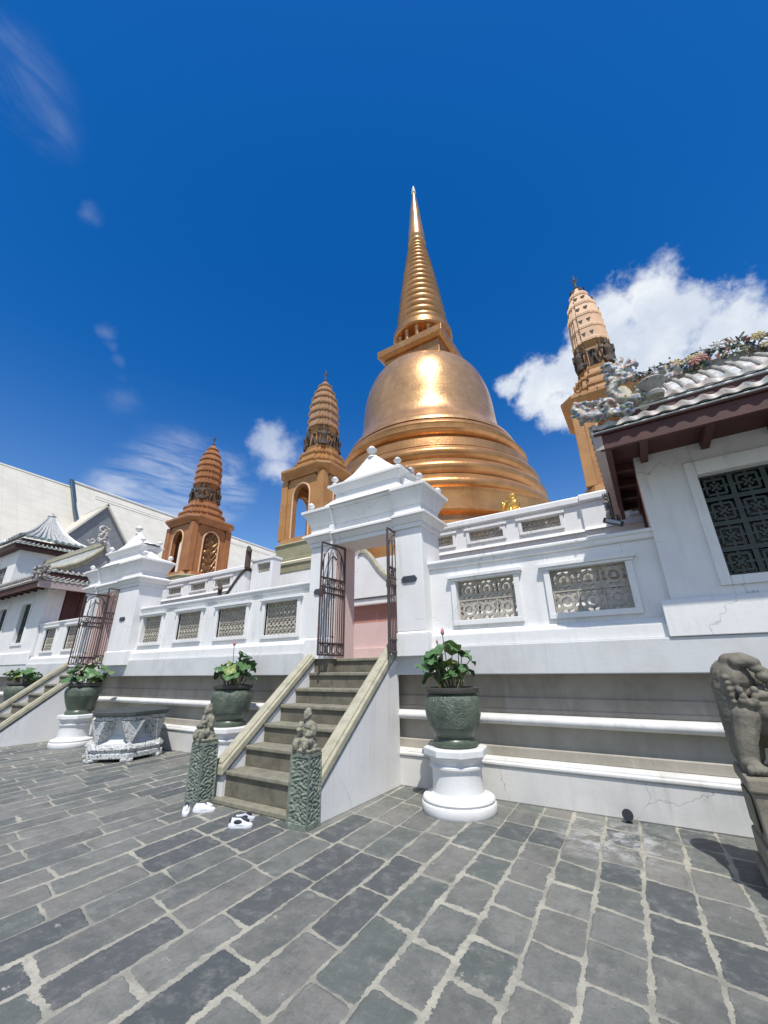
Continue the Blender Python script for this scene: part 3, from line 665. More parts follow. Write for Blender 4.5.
# ------------------------------------------------------------------ gateways
def ball_finial(mb, x, y, z, s=1.0):
    s = s*.86; mb.lathe([(.075*s, 0), (.07*s, .02*s), (.035*s, .04*s), (.032*s, .075*s), (.05*s, .095*s), (.085*s, .125*s), (.095*s, .15*s), (.098*s, .165*s), (.075*s, .18*s), (.055*s, .21*s), (.025*s, .235*s), (0.001, .245*s)], x, y, z, n=12)
def leaf(parent, Bf, hx, hy, direction, wid, z0, z1):
    """open iron leaf: plane x=hx, from y=hy towards -y"""
    y0, y1 = hy, hy-wid; mb = MB()
    def P(u, z): return (hx+direction*u*.05, y0+(y1-y0)*u, z)
    r = .014
    fr = [P(0, z0), P(1, z0), P(1, z1+.13), P(0, z1)]
    for a, b in ((P(0, z0), P(0, z1)), (P(1, z0), P(1, z1)), (P(0, z0), P(1, z0)), (P(0, z1), P(1, z1)), (P(0, z0+.18), P(1, z0+.18)), (P(0, z1-.62), P(1, z1-.62)), (P(0, z1-.78), P(1, z1-.78)), (P(0, z0+1.0), P(1, z0+1.0))):
        mb.tube([a, b], r*1.25, n=6)
    for i in range(1, 11):
        u = i/11; mb.tube([P(u, z0+.02), P(u, z1-(.62 if i % 2 else .12)-.16*abs(u-.5))], r*.72, n=5)
    # arch of scrolls at the top
    mb.tube([P(.5-.47*math.cos(a*PI/12), z1-.50+.46*math.sin(a*PI/12)) for a in range(13)], r*.8, n=5)
    mb.tube([P(.5-.25*math.cos(a*PI/12), z1-.60+.40*math.sin(a*PI/12)) for a in range(13)], r*.7, n=5)
    for u in (.17, .39, .61, .83):
        mb.tube([P(u+.09*math.cos(a*PI/6), z0+.09+.07*math.sin(a*PI/6)) for a in range(13)], r*.6, n=5)
        mb.tube([P(u+.08*math.cos(a*PI/6), z1-.70+.06*math.sin(a*PI/6)) for a in range(13)], r*.6, n=5)
    lf = Bf(mb, 'gate_leaf', 'metal')
    mb = MB(); mb.box(hx-.03+direction*.05, hx+.03+direction*.05, y1-.01, y1+.05, z0+.93, z0+1.05); Bf(mb, 'lock_box', 'metal', sub=lf, bevel=.004)
def gateway(label, lo, li, ri, ro_, group, sc=1.0, dome_x=None):
    """pillar outer/inner x positions: left outer, left inner, right inner, right outer"""
    xc = (lo+ro_)/2; g = thing('gateway', label, 'gateway', (xc, 5.8, 1.66), group); L0 = g.location.copy()
    def B(mb, n, m, **k):
        return put(mb, n, m, g, L0, **k)
    y0, y1 = 5.47, 6.12
    for a, b in ((lo, li), (ri, ro_)):
        mb = MB(); mb.box(a, b, y0, y1, 1.66+.35, 3.62)
        al, bl = (a-.03, b) if a == lo else (a, b+.03); mb.box(al, bl, y0-.03, y1+.03, 1.66, 1.97); mb.frustum((al+bl)/2, (y0+y1)/2, 1.972, 2.008, (bl-al)/2, (y1-y0)/2+.03, (b-a)/2+.001, (y1-y0)/2+.002)
        pil_ = B(mb, 'pillar', 'white', bevel=.008)
        pm = MB(); cx = (a+b)/2
        pm.extr([(cx-.14, 2.79), (cx-.10, 2.84), (cx+.10, 2.84), (cx+.14, 2.79), (cx+.10, 2.74), (cx-.10, 2.74)], y0-.022, y0-.001, axis='y')
        B(pm, 'plaque', 'plaque', bevel=.004, sub=pil_)
    # lintel, pink underside and jamb lining
    mb = MB(); mb.box(li-.001, ri+.001, y0+.06, y1-.05, 3.63, 3.76); B(mb, 'soffit', 'pink')
    mb = MB(); mb.box(li, li+.018, y0+.10, y1-.002, 1.66, 3.628); B(mb, 'jamb_lining', 'pink'); mb = MB(); mb.box(ri-.018, ri, y0+.10, y1-.002, 1.66, 3.628); B(mb, 'jamb_lining', 'pink')
    def stage(mb, e0, e1, z0, z1, dy=None, full=True):
        """band around whole gate: overhang e0 at z0 to e1 at z1, recessed a little between the pillars"""
        for (a, b, rec) in ((lo, li, 0), (li, ri, .06), (ri, ro_, 0)):
            ea0 = e0 if a == lo else -.0; eb0 = e0 if b == ro_ else -.0
            ea1 = e1 if a == lo else -.0; eb1 = e1 if b == ro_ else -.0
            if rec: ea0 = eb0 = ea1 = eb1 = 0
            vs = [(a-ea0, y0-e0+rec, z0), (b+eb0, y0-e0+rec, z0), (b+eb0, y1+e0-rec, z0), (a-ea0, y1+e0-rec, z0),
                  (a-ea1, y0-e1+rec, z1), (b+eb1, y0-e1+rec, z1), (b+eb1, y1+e1-rec, z1), (a-ea1, y1+e1-rec, z1)]
            mb.add(vs, [(0,3,2,1),(4,5,6,7),(0,1,5,4),(1,2,6,5),(2,3,7,6),(3,0,4,7)])
    def solid(mb, e0, e1, z0, z1):
        mb.frustum(xc, (y0+y1)/2, z0, z1, (ro_-lo)/2+e0, (y1-y0)/2+e0, (ro_-lo)/2+e1, (y1-y0)/2+e1)
    mb = MB(); stage(mb, .03, .03, 3.622, 3.70); stage(mb, .04, .10, 3.702, 3.80); stage(mb, .135, .135, 3.802, 3.845); stage(mb, .12, .03, 3.847, 3.90)
    B(mb, 'lower_cornice', 'white', bevel=.005)
    mb = MB(); stage(mb, .015, .015, 3.902, 4.02); stage(mb, .02, .13, 4.022, 4.28)
    B(mb, 'frieze', 'white', bevel=.005)
    mb = MB(); stage(mb, .165, .165, 4.282, 4.335); solid(mb, .15, -.16, 4.337, 4.47)
    B(mb, 'upper_cornice', 'white', bevel=.005)
    # stepped attic
    cx = dome_x if dome_x is not None else xc; ym = (y0+y1)/2; hw = (ro_-lo)/2
    a = hw*.60
    mb = MB(); mb.frustum(cx, ym, 4.40, 4.52, a+.18, .36, a+.04, .27); mb.frustum(cx, ym, 4.521, 4.66, a, .235, a, .235)
    mb.frustum(cx, ym, 4.661, 4.78, a+.01, .24, a+.10, .31); mb.frustum(cx, ym, 4.781, 4.83, a+.13, .335, a+.13, .335); mb.frustum(cx, ym, 4.831, 4.90, a+.11, .32, a-.08, .20)
    B(mb, 'attic', 'white', bevel=.005)
    # ribbed concave cap
    mb = MB(); n = 40; prof = [(1.0, 4.96), (.84, 4.99), (.66, 5.06), (.50, 5.15), (.36, 5.25), (.25, 5.34), (.16, 5.41), (.10, 5.46)]
    vs = []; fs = []
    for r, z in prof:
        for i in range(n):
            q = 2*PI*i/n; k = 1-.13*(1-r*.3)*abs(math.sin(q*5))
            ux, uy = math.cos(q), math.sin(q); sq = 1/max(abs(ux), abs(uy)); mixr = .45+.55*sq if r > .5 else .75+.25*sq
            vs.append((cx+ux*r*hw*.80*k*mixr, ym+uy*r*.27*k*mixr, z-.06-.04*r))
    for j in range(len(prof)-1):
        for i in range(n):
            p = j*n+i; q = j*n+(i+1) % n; fs.append((p, q, q+n, p+n))
    fs.append(tuple(range((len(prof)-1)*n, len(prof)*n))); mb.add(vs, fs, True)
    B(mb, 'ribbed_cap', 'white')
    mb = MB(); ball_finial(mb, cx, ym, 5.36, 1.25); B(mb, 'top_finial', 'white')
    for sx in (-1, 1):
        for sy in (-1, 1):
            for fx, fy, fz in ((cx+sx*(a+.02), ym+sy*.24, 4.86), (xc+sx*(hw+.03), ym+sy*.36, 4.36)):
                mb = MB(); ball_finial(mb, fx, fy, fz, .88); B(mb, 'ball_finial', 'white')
        mb = MB(); x1 = xc+sx*(hw-.06); x2 = cx+sx*(a+.005)
        mb.extr([(x1, 4.42), (x1-sx*.10, 4.50), ((x1+x2)/2+sx*.05, 4.54), ((x1+x2)/2-sx*.08, 4.62), (x2, 4.76), (x2, 4.42)], ym-.12, ym+.12, axis='y'); B(mb, 'scroll_ramp', 'white', bevel=.01)
    # blocks under the pillar feet
    mb = MB(); mb.box(li-.33, li-.02, 5.49, 6.11, 1.30, 1.777); B(mb, 'foot_block', 'riser')
    leaf(g, B, li+.03, 5.80, -1, .60, 1.72, 3.60); leaf(g, B, ri-.03, 5.80, 1, .60, 1.72, 3.60)
    # threshold
    mb = MB(); mb.box(li+.002, ri-.002, 6.0, 6.13, 1.60, 1.667); B(mb, 'threshold', 'riser', bevel=.005)
    return g
gateway('white plastered gateway with two open iron leaves, above the central stone steps', -5.05, -4.53, -3.22, -2.73, 'gateways in the terrace wall')
gateway('far white gateway with iron leaves, beside the left pavilion', -13.85, -13.28, -12.0, -11.02, 'gateways in the terrace wall', dome_x=-12.35)

# ------------------------------------------------------------------ outer stairs
def staircase(label, o, group):
    xl0, xl1, xr0, xr1 = -5.03+o, -4.86+o, -3.46+o, -3.29+o
    g = thing('staircase', label, 'staircase', ((xl0+xr1)/2, 4.7, 0), group); L0 = g.location.copy()
    def B(mb, n, m, **k):
        return put(mb, n, m, g, L0, **k)
    slope = (2.04-.40)/(5.89-3.92)
    for a, b in ((xl0+.02, xl1), (xr0, xr1-.004)):
        mb = MB(); mb.extr([(3.88, 0), (3.88, .36-.10), (5.61, .36-.10+slope*1.73), (5.61, 0)], a, b, axis='x'); B(mb, 'side_wall', 'white', bevel=.006)
    for a, b in ((xl0-.02, xl1+.03), (xr0-.03, xr1+.015)):
        mb = MB(); za = .40-.095; ze = za+slope*(5.74-3.88)
        pr = [(3.84, za-.02), (3.84, za+.06), (3.86, za+.095)]
        ys = [3.86, 5.66, 5.80, 5.90]; zs = [za+.095, za+.095+slope*1.80, za+.095+slope*1.80+.07, za+.095+slope*1.80+.075]
        top = list(zip(ys, zs)); bot = [(5.90, zs[-1]-.10), (5.80, zs[2]-.10), (5.64, za+slope*1.78), (3.86, za-.01)]
        mb.extr([(3.84, za-.02), (3.84, za+.07)]+top+bot, a, b, axis='x')
        mid = (a+b)/2; mb.extr([(p, q+.001) for p, q in top]+[(p, q+.028) for p, q in reversed(top)], a+.045, b-.045, axis='x')
        B(mb, 'rail_cap', 'cap', bevel=.014)
    mb = MB(); mb.box(xl1-.10, xr0-.06, 3.80, 4.2, 0, .055); B(mb, 'step', 'stone', bevel=.012)
    ys = [3.93, 4.21, 4.50, 4.79, 5.09, 5.385, 5.69]; zs = [.33, .57, .80, 1.02, 1.23, 1.45, 1.665]
    pz = .056
    for i, (y, z) in enumerate(zip(ys, zs)):
        ye = ys[i+1]+.02 if i < 6 else 6.0
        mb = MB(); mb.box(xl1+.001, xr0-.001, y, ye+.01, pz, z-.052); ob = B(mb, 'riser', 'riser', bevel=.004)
        mb = MB(); mb.box(xl1+.001, xr0-.001, y-.032, ye+.006, z-.05, z); B(mb, 'tread', 'stone', bevel=.012)
        pz = z-.005 if i < 6 else z
        pz = z+.001
    return g
staircase('worn stone steps with beige rail caps, leading up to the centre gateway', 0, 'stairs up to the gateways')
staircase('far staircase with two beige rail caps, cut by the left edge of the photo', -9.2, 'stairs up to the gateways')

# ------------------------------------------------------------------ carved posts with seated figures
def seated_figure(mb, x, y, z, h=.42, face=-1, hand=1):
    k = h/.42
    def e(c, r, rot=None): mb.ell((x+c[0]*k, y+face*-c[1]*k, z+c[2]*k), tuple(q*k for q in r), rot=rot)
    e((0, .01, .07), (.115, .085, .07)); e((.075, -.06, .085), (.05, .075, .045)); e((-.075, -.06, .085), (.05, .075, .045))
    e((.07, -.11, .05), (.035, .045, .06)); e((-.07, -.11, .05), (.035, .045, .06))
    e((0, .02, .17), (.085, .065, .10)); e((0, .01, .24), (.095, .06, .06))
    e((.10, -.005, .20), (.035, .04, .085)); e((-.10, -.005, .20), (.035, .04, .085))
    e((hand*.07, -.07, .155), (.045, .05, .03)); e((-hand*.05, -.085, .20), (.03, .045, .03))
    e((0, 0, .30), (.03, .03, .04)); e((0, -.01, .355), (.048, .055, .058)); e((0, .01, .405), (.036, .036, .025))
    e((0, -.062, .345), (.012, .014, .014)); e((0, -.055, .32), (.02, .02, .012))
def carved_post(label, x, y, rz, lean, hand):
    g = thing('carved_post', label, 'stone post', (x, y, 0), 'carved figure posts at the foot of the steps', rz)
    mb = MB(); hx, hy = .135, .115
    n = 26; vs = []; fs = []
    # gridded shaft so the relief is real geometry
    pts = []
    def ring(z, k):
        out_ = []
        m = 9
        for s in range(4):
            for i in range(m):
                u = -1+2*i/m
                q = [(u, -1), (1, u), (-u, 1), (-1, -u)][s]
                out_.append((q[0]*hx*k, q[1]*hy*k))
        return out_
    rows = 110; cnt = 36; zt = .665
    for j in range(rows+1):
        z = zt*j/rows; k = 1-.06*z/zt
        for q, (a, b) in enumerate(ring(z, k)):
            s = q//9; u = (q % 9)/9
            edge = u < .14 or u > .93 or z < .05 or z > zt-.035
            amp = 0 if edge else 1
            v = noise.noise(Vector((a*44+x*7, b*44, z*40)))+.5*noise.noise(Vector((a*90, b*90, z*85)))
            swirl = math.sin(z*85+5*math.cos(u*PI*2)+s)*math.sin(u*PI*3+2.2*math.sin(z*42))
            dd = amp*(-.010+.010*v+.012*swirl)
            nx, ny = [(0, -1), (1, 0), (0, 1), (-1, 0)][s]
            vs.append((a+nx*dd, b+ny*dd, z))
    for j in range(rows):
        for i in range(cnt):
            p = j*cnt+i; q = j*cnt+(i+1) % cnt; fs.append((p, q, q+cnt, p+cnt))
    fs.append(tuple(range(rows*cnt, (rows+1)*cnt))); mb.add(vs, fs, False)
    mb.build('carved_shaft', 'carved', g)
    mb = MB(); mb.frustum(0, 0, zt+.001, zt+.035, .118, .10, .125, .108); mb.ell((0, .02, zt+.06), (.12, .10, .045)); mb.ell((-.07, .03, zt+.10), (.05, .05, .05))
    seated_figure(mb, 0, 0, zt+.03, .40, -1, hand)
    mb.build('seated_figure', 'figure', g, remesh=.0075, smooth_it=1, disp=('CLOUDS', .03, .012))
    g.rotation_euler = (0, lean, rz)
    return g
carved_post('square carved green stone post with seated figure, right foot of the centre steps', -3.395, 3.77, R(2), 0, 1)
carved_post('square green stone post with seated figure beside the plain white shoes', -5.03, 3.70, R(-5), R(-1.0), -1)

# ------------------------------------------------------------------ pedestals, pots, lotus
def pedestal(label, x, y, rz=0):
    g = thing('plant_pedestal', label, 'pedestal', (x, y, 0), 'white pedestals under the lotus pots', rz)
    def hexa(r): return r
    mb = MB(); mb.lathe([(.41, 0), (.42, .02), (.42, .085), (.41, .10), (.395, .105)], n=48); mb.build('base_disc', 'ped', g)
    mb = MB(); mb.lathe([(.395, .106), (.408, .125), (.40, .142), (.36, .155), (.315, .168), (.292, .19), (.286, .24), (.285, .30), (.283, .36), (.287, .41), (.315, .435), (.315, .455), (.288, .47), (.305, .505), (.335, .545)], n=48); mb.build('drum', 'ped', g)
    sec = [(math.cos(PI/8+PI/4*i), math.sin(PI/8+PI/4*i)) for i in range(8)]
    mb = MB(); mb.sweep(sec, [(.36, .546), (.378, .555), (.378, .62), (.366, .632)]); mb.build('top_slab', 'ped', g, bevel=.006)
    return g
def pot(label, x, y, z, style=0, kr=1.0):
    g = thing('lotus_pot', label, 'plant pot', (x, y, z), 'green glazed lotus pots')
    h = .60
    if style == 0:
        body = [(.26, 0), (.285, .01), (.285, .045), (.25, .06), (.235, .085), (.25, .10), (.31, .20), (.35, .31), (.365, .40), (.36, .46), (.335, .51), (.305, .535)]
    else:
        body = [(.27, 0), (.28, .02), (.27, .06), (.25, .08), (.26, .11), (.32, .24), (.36, .36), (.375, .45), (.36, .50), (.33, .525), (.31, .535)]
    cut = 6
    g.scale = (kr, kr, 1.06)
    mb = MB(); mb.lathe(body[:cut+1], n=48); mb.build('foot', 'pot', g)
    mb = MB(); mb.lathe(body[cut:], n=48, caps=False); mb.build('relief_band', 'pot_relief', g)
    mb = MB(); mb.lathe([(.306, .536), (.345, .545), (.355, .57), (.35, .60), (.335, .605), (.30, .60), (.29, .56)], n=48, caps=False); mb.build('rim', 'pot_rim', g)
    mb = MB(); mb.lathe([(.001, .555), (.29, .556)], n=32, caps=False); mb.build('water', 'soil', g)
    return g
def lotus(label, x, y, z, seed, h=.62, buds=1, spread=.36, nleaf=20):
    rnd = random.Random(seed)
    g = thing('lotus_plant', label, 'plant', (x, y, z), 'lotus plants in the pots')
    st = MB(); 
    for k in range(nleaf):
        a = rnd.uniform(0, 2*PI); r = spread*math.sqrt(rnd.uniform(.02, 1)); hh = h*rnd.choice([.42, .55, .68, .8, .9, 1.02])*rnd.uniform(.92, 1.05)*(1-.15*(r/spread)**2)
        top = Vector((r*math.cos(a), r*math.sin(a), hh)); b0 = Vector((.10*math.cos(a)*rnd.random()*2, .10*math.sin(a)*rnd.random()*2, 0))
        mid = (b0+top)/2+Vector((0, 0, hh*.12)); st.tube([b0, b0.lerp(mid, .6), mid, top], .006, n=5)
        rad = rnd.choice([.08, .10, .115, .13, .15])*rnd.uniform(.9, 1.1)
        tilt = Vector((math.cos(a)*rnd.uniform(.1, .9)+rnd.uniform(-.3, .3), math.sin(a)*rnd.uniform(.1, .9)+rnd.uniform(-.3, .3), 1)).normalized()
        q = tilt.to_track_quat('Z', 'Y').to_matrix().to_4x4()
        lm = MB(); n = 22; vs = [(0, 0, -.012)]; fs = []; ph = rnd.uniform(0, 6)
        fold = rnd.uniform(-.25, .45)
        for rr in (.45, .8, 1.0):
            for i in range(n):
                t_ = 2*PI*i/n; wv_ = 1+.06*math.sin(t_*3+ph)+.03*math.sin(t_*7)
                zz = .018*rr*rr*math.sin(t_*2+ph)+.02*rr*math.sin(t_*5+ph)*rr-.0+fold*rad*rr*rr*abs(math.cos(t_+ph))*-.7
                vs.append((rad*rr*wv_*math.cos(t_), rad*rr*wv_*math.sin(t_), zz))
        for i in range(n): fs.append((0, 1+i, 1+(i+1) % n))
        for j in range(2):
            for i in range(n):
                p = 1+j*n+i; q2 = 1+j*n+(i+1) % n; fs.append((p, p+n, q2+n, q2))
        lm.add(vs, fs, True, Matrix.Translation(top) @ q)
        lm.build('leaf', 'leafB' if rnd.random() < .22 else 'leafA', g)
    for k in range(14):
        a = rnd.uniform(0, 2*PI); st.tube([(0.05*math.cos(a), .05*math.sin(a), 0), (.16*math.cos(a), .16*math.sin(a), h*.4), (.24*math.cos(a), .24*math.sin(a), h*.42)], .005, n=5)
    for k in range(buds):
        bx, by, bz = [(-.06, -.03, h+.14), (-.16, 0, h+.04)][k % 2]
        st.tube([(0, 0, 0), (bx*.6, by, bz*.6), (bx, by, bz)], .006, n=5)
        bm_ = MB(); bm_.lathe([(.006, 0), (.022, .015), (.028, .035), (.02, .065), (.002, .095)] if k == 0 else [(.004, 0), (.014, .012), (.016, .025), (.002, .06)], bx, by, bz, n=10); bm_.build('bud', 'bud', g)
    st.build('stems', 'stem', g)
    return g
pd = [(-2.215, 5.06, 0, 'near white round pedestal right of the centre steps'), (-6.32, 5.05, 0, 'white round pedestal hidden behind the left rail of the centre steps'),
      (-11.30, 4.86, 0, 'white round pedestal between the far left steps and the stone table'), (-15.25, 4.95, 0, 'white pedestal at the far left edge behind the far staircase')]
pl = ['dark green glazed pot with relief band on the near pedestal right of the centre steps', 'green glazed pot just left of the centre steps, behind the leaning figure post',
      'broad grey green pot between the far left steps and the stone table', 'dark pot at the far left edge behind the far staircase rail']
ll = ['lotus plant with pink bud in the near pot right of the centre steps', 'lotus plant with yellow green leaf left of the centre steps', 'lotus plant in the pot left of the stone table', 'lotus plant at the far left edge of the courtyard']
for i, (x, y, z, lb) in enumerate(pd):
    pedestal(lb, x, y, R([10, 25, 0, 5][i])); pot(pl[i], x, y, .633, 1 if i == 2 else 0, .94)
    lotus(ll[i], x, y, 1.19, 11+i*7, [.56, .58, .46, .46][i], 2 if i == 0 else (1 if i == 1 else 0), [.33, .34, .42, .42][i], [27, 23, 26, 24][i])

# ------------------------------------------------------------------ stone table
g = thing('stone_table', 'low stone table with dark hexagonal top on flaking white carved base', 'table', (-8.98, 4.80, 0), None, R(8))
sec = [(math.cos(PI/3*i+R(30)), math.sin(PI/3*i+R(30))) for i in range(6)]
mb = MB(); mb.sweep(sec, [(.68, .735), (.715, .745), (.715, .805), (.70, .815)]); mb.build('table_top', 'table_top', g, bevel=.006)
mb = MB(); mb.sweep(sec, [(.62, .66), (.65, .67), (.65, .733), (.64, .734)]); mb.build('under_slab', 'table_leg', g, bevel=.006)
mb = MB(); mb.sweep(sec, [(.68, .05), (.70, .06), (.70, .13), (.645, .14), (.645, .18), (.69, .19), (.68, .235), (.58, .27)]); mb.build('base_block', 'table_leg', g, bevel=.006, subsurf=0)
mb = MB(); mb.sweep(sec, [(.56, .271), (.45, .34), (.39, .43), (.39, .52), (.45, .62), (.56, .658)]); mb.build('drum', 'table_smooth', g)
for i in range(6):
    a = PI/3*i+R(30); mb = MB(); xf = Matrix.Rotation(a, 4, 'Z')
    mb.add([(.61, -.19, .655), (.61, .19, .655), (.36, .15, .655), (.36, -.15, .655), (.575, -.02, .25), (.575, .02, .25), (.36, .02, .25), (.36, -.02, .25)],
           [(0, 1, 2, 3), (4, 7, 6, 5), (0, 4, 5, 1), (1, 5, 6, 2), (2, 6, 7, 3), (3, 7, 4, 0)], xf=xf)
    mb.build('bracket', 'table_leg', g, bevel=.006)
    mb = MB(); mb.box(.50, .69, -.10, .10, 0, .06, xf=xf); mb.frustum(.62, 0, .20, .30, .06, .14, .02, .03, xf=xf); mb.build('foot', 'table_leg', g, bevel=.02)

# ------------------------------------------------------------------ shoes
def shoe(label, x, y, rz, dark, tilt=0):
    g = thing('sneaker', label, 'shoe', (x, y, 0), 'shoes left at the foot of the steps', rz)
    def outline(sc, z):
        pts = []
        for i in range(24):
            a = 2*PI*i/24; u = math.cos(a); v = math.sin(a)
            pts.append((.138*u*sc, (.046+.008*(u > 0)*u-.006*(abs(u) < .3))*v*sc+.006*u, z))
        return pts
    mb = MB(); n = 24; vs = outline(1, 0)+outline(1.03, .012)+outline(1.0, .028)
    fs = [(j*n+i, j*n+(i+1) % n, (j+1)*n+(i+1) % n, (j+1)*n+i) for j in range(2) for i in range(n)]+[tuple(range(n))[::-1], tuple(range(2*n, 3*n))]
    mb.add(vs, fs, True); mb.build('sole', 'shoe', g)
    mb = MB(); rows = []
    for k, (sc, z) in enumerate([(.97, .028), (.97, .045), (.90, .062), (.80, .078), (.72, .092)]):
        for i in range(n):
            a = 2*PI*i/n; u = math.cos(a); v = math.sin(a)
            px = .138*u*sc if u < 0 else .138*u*(sc-.16*k/4*2.0)
            zz = z if u < .1 else z-(.30*k/4)*.06*u*2
            rows.append((px, (.046-.002*k+.006*u)*v*sc+.006*u, max(.028, zz)))
    fs = [(j*n+i, j*n+(i+1) % n, (j+1)*n+(i+1) % n, (j+1)*n+i) for j in range(4) for i in range(n)]
    mb.add(rows, fs, True); mb.build('upper', 'shoe', g)
    mb = MB(); mb.ell((-.03, 0, .078), (.072, .028, .014), n=14); mb.build('opening', 'shoe_dark', g)
    mb = MB(); mb.ell((.055, .003, .068), (.05, .02, .018), n=12, rot=Matrix.Rotation(R(18), 3, 'Y'))
    if dark: mb.ell((-.02, .036, .055), (.05, .012, .022)); mb.ell((-.02, -.036, .055), (.05, .012, .022)); mb.ell((-.115, 0, .06), (.02, .03, .03))
    mb.build('tongue', 'shoe_dark' if dark else 'shoe', g)
    g.rotation_euler = (tilt, 0, rz); g.scale = (.9, .9, .95)
    return g
shoe('plain white shoe nearest the left carved post, toe towards the camera', -4.85, 3.42, R(-38), False)
shoe('plain white shoe with toe pointing right, second of the pair by the left carved post', -4.72, 3.56, R(38), False)
shoe('black and white shoe behind its mate, between the two carved posts', -4.03, 3.55, R(75), True)
shoe('black and white shoe nearest the camera, between the two carved posts', -3.95, 3.44, R(30), True)

# small floodlight on the paving against the plinth
g = thing('ground_spotlight', 'small black round spotlight at the foot of the wall near the right edge', 'lamp', (-.56, 5.52, 0))
mb = MB(); mb.lathe([(.02, -.03), (.045, -.02), (.052, .03), (.048, .035)], n=20, xf=Matrix.Translation((0, 0, .065)) @ Matrix.Rotation(R(75), 4, 'X') @ Matrix.Rotation(0, 4, 'Y')); mb.build('housing', 'black', g)
mb = MB(); mb.box(-.03, .03, -.015, .015, 0, .012); mb.tube([(0, 0, .01), (0, 0, .05)], .008); mb.build('bracket', 'black', g)

# ------------------------------------------------------------------ lion and pedestal
g = thing('lion_pedestal', 'tall grey stone pedestal under the guardian lion at the right edge', 'pedestal', (.80, 4.55, 0))
mb = MB(); mb.box(-.455, .455, -.36, .36, 0, .11); mb.box(-.425, .425, -.325, .325, .111, .30); mb.build('foot', 'lionped', g, bevel=.02)
mb = MB(); mb.frustum(0, 0, .301, .64, .40, .30, .41, .31); mb.build('shaft', 'lionped', g, bevel=.012)
mb = MB(); mb.box(-.43, .43, -.33, .33, .641, .735); mb.build('top_slab', 'lionped', g, bevel=.015)
mb = MB(); mb.box(-.28, .28, -.325, -.306, .36, .60); mb.box(-.425, -.412, -.2, .2, .36, .60); mb.build('side_panel', 'lionped', g, bevel=.008)
lion = thing('lion_statue', 'seated stone guardian lion with open mouth and curled mane at the right edge', 'statue', (.84, 4.55, .735), None, R(0))
def LR(deg): return Matrix.Rotation(R(deg), 3, 'Y')
mb = MB(); E = mb.ell
def cap_(pts, rs):
    for (a, ra), (b, rb) in zip(zip(pts, rs), zip(pts[1:], rs[1:])):
        for k in range(7):
            u = k/6; E(Vector(a).lerp(Vector(b), u), ra*(1-u)+rb*u, n=12, m=8)
# maned back of head and neck: a tall rounded slab on the left
cap_([(-.38, .06, .12), (-.375, .03, .34), (-.36, .02, .58)], [.10, .115, .13]); cap_([(-.36, .16, .10), (-.355, .12, .36), (-.345, .10, .60)], [.11, .12, .12])
E((-.34, .04, .66), (.135, .17, .145), n=16, m=12)
cap_([(-.33, -.02, .775), (-.25, -.06, .79), (-.18, -.08, .765)], [.07, .06, .045])                       # brow crest reaching forward
cap_([(-.30, -.09, .775), (-.22, -.10, .775)], [.045, .035])
E((-.19, .09, .64), (.08, .08, .09), n=14, m=10)                                                            # face core
E((-.16, -.10, .715), (.045, .045, .03)); E((-.15, -.10, .665), (.055, .065, .04)); E((-.105, -.12, .69), (.03, .035, .03)); E((-.085, -.05, .675), (.022, .026, .022)); E((-.085, .01, .675), (.022, .026, .022))
E((-.20, -.09, .725), (.035, .03, .028)); E((-.13, -.08, .635), (.05, .03, .025))
E((-.20, -.06, .53), (.085, .085, .05), n=14); E((-.13, -.07, .545), (.05, .06, .035)); E((-.17, -.07, .585), (.055, .035, .018))   # jaw, tongue
for k in range(8):
    a = R(-55-k*22); E((-.285+.075*math.cos(a+.9)*.6, -.135, .60+.13*math.sin(a+.75)), (.027, .026, .027))
for k in range(9): E((-.335+.034*k, -.135+.006*k, .50-.035*math.sin((k+1)*PI/9)), (.025, .026, .026))
for k in range(5): E((-.395+.004*k, -.10, .66-.045*k), (.024, .03, .024))
E((-.24, .02, .38), (.15, .12, .15), n=14, m=10); E((-.20, -.09, .42), (.07, .05, .07))                    # chest, bell
cap_([(-.33, -.06, .38), (-.375, -.10, .22), (-.395, -.12, .08)], [.10, .075, .065]); cap_([(-.395, -.14, .05), (-.375, -.20, .045)], [.065, .055])
for k in range(4): E((-.42+.034*k, -.255+.012*k, .036), (.021, .036, .030))
cap_([(-.12, -.04, .36), (-.06, -.07, .20), (-.02, -.10, .07)], [.085, .068, .06]); cap_([(-.02, -.12, .05), (.02, -.18, .045)], [.055, .048])
cap_([(-.20, .16, .26), (.02, .16, .22), (.20, .12, .17)], [.13, .16, .17]); E((.18, -.05, .12), (.14, .10, .12)); E((.12, -.16, .045), (.10, .06, .045))
cap_([(.28, .12, .2), (.34, .14, .36), (.30, .14, .50)], [.07, .065, .05])
mb.build('body', 'lion', lion, remesh=.0085, smooth_it=1, disp=('CLOUDS', .05, .008))
mb = MB()
for k in range(5): mb.ell((-.165+.022*k, -.115+.012*k, .605), (.009, .009, .016)); mb.ell((-.165+.022*k, -.12+.012*k, .572), (.008, .008, .013))
mb.build('teeth', 'lionped', lion)

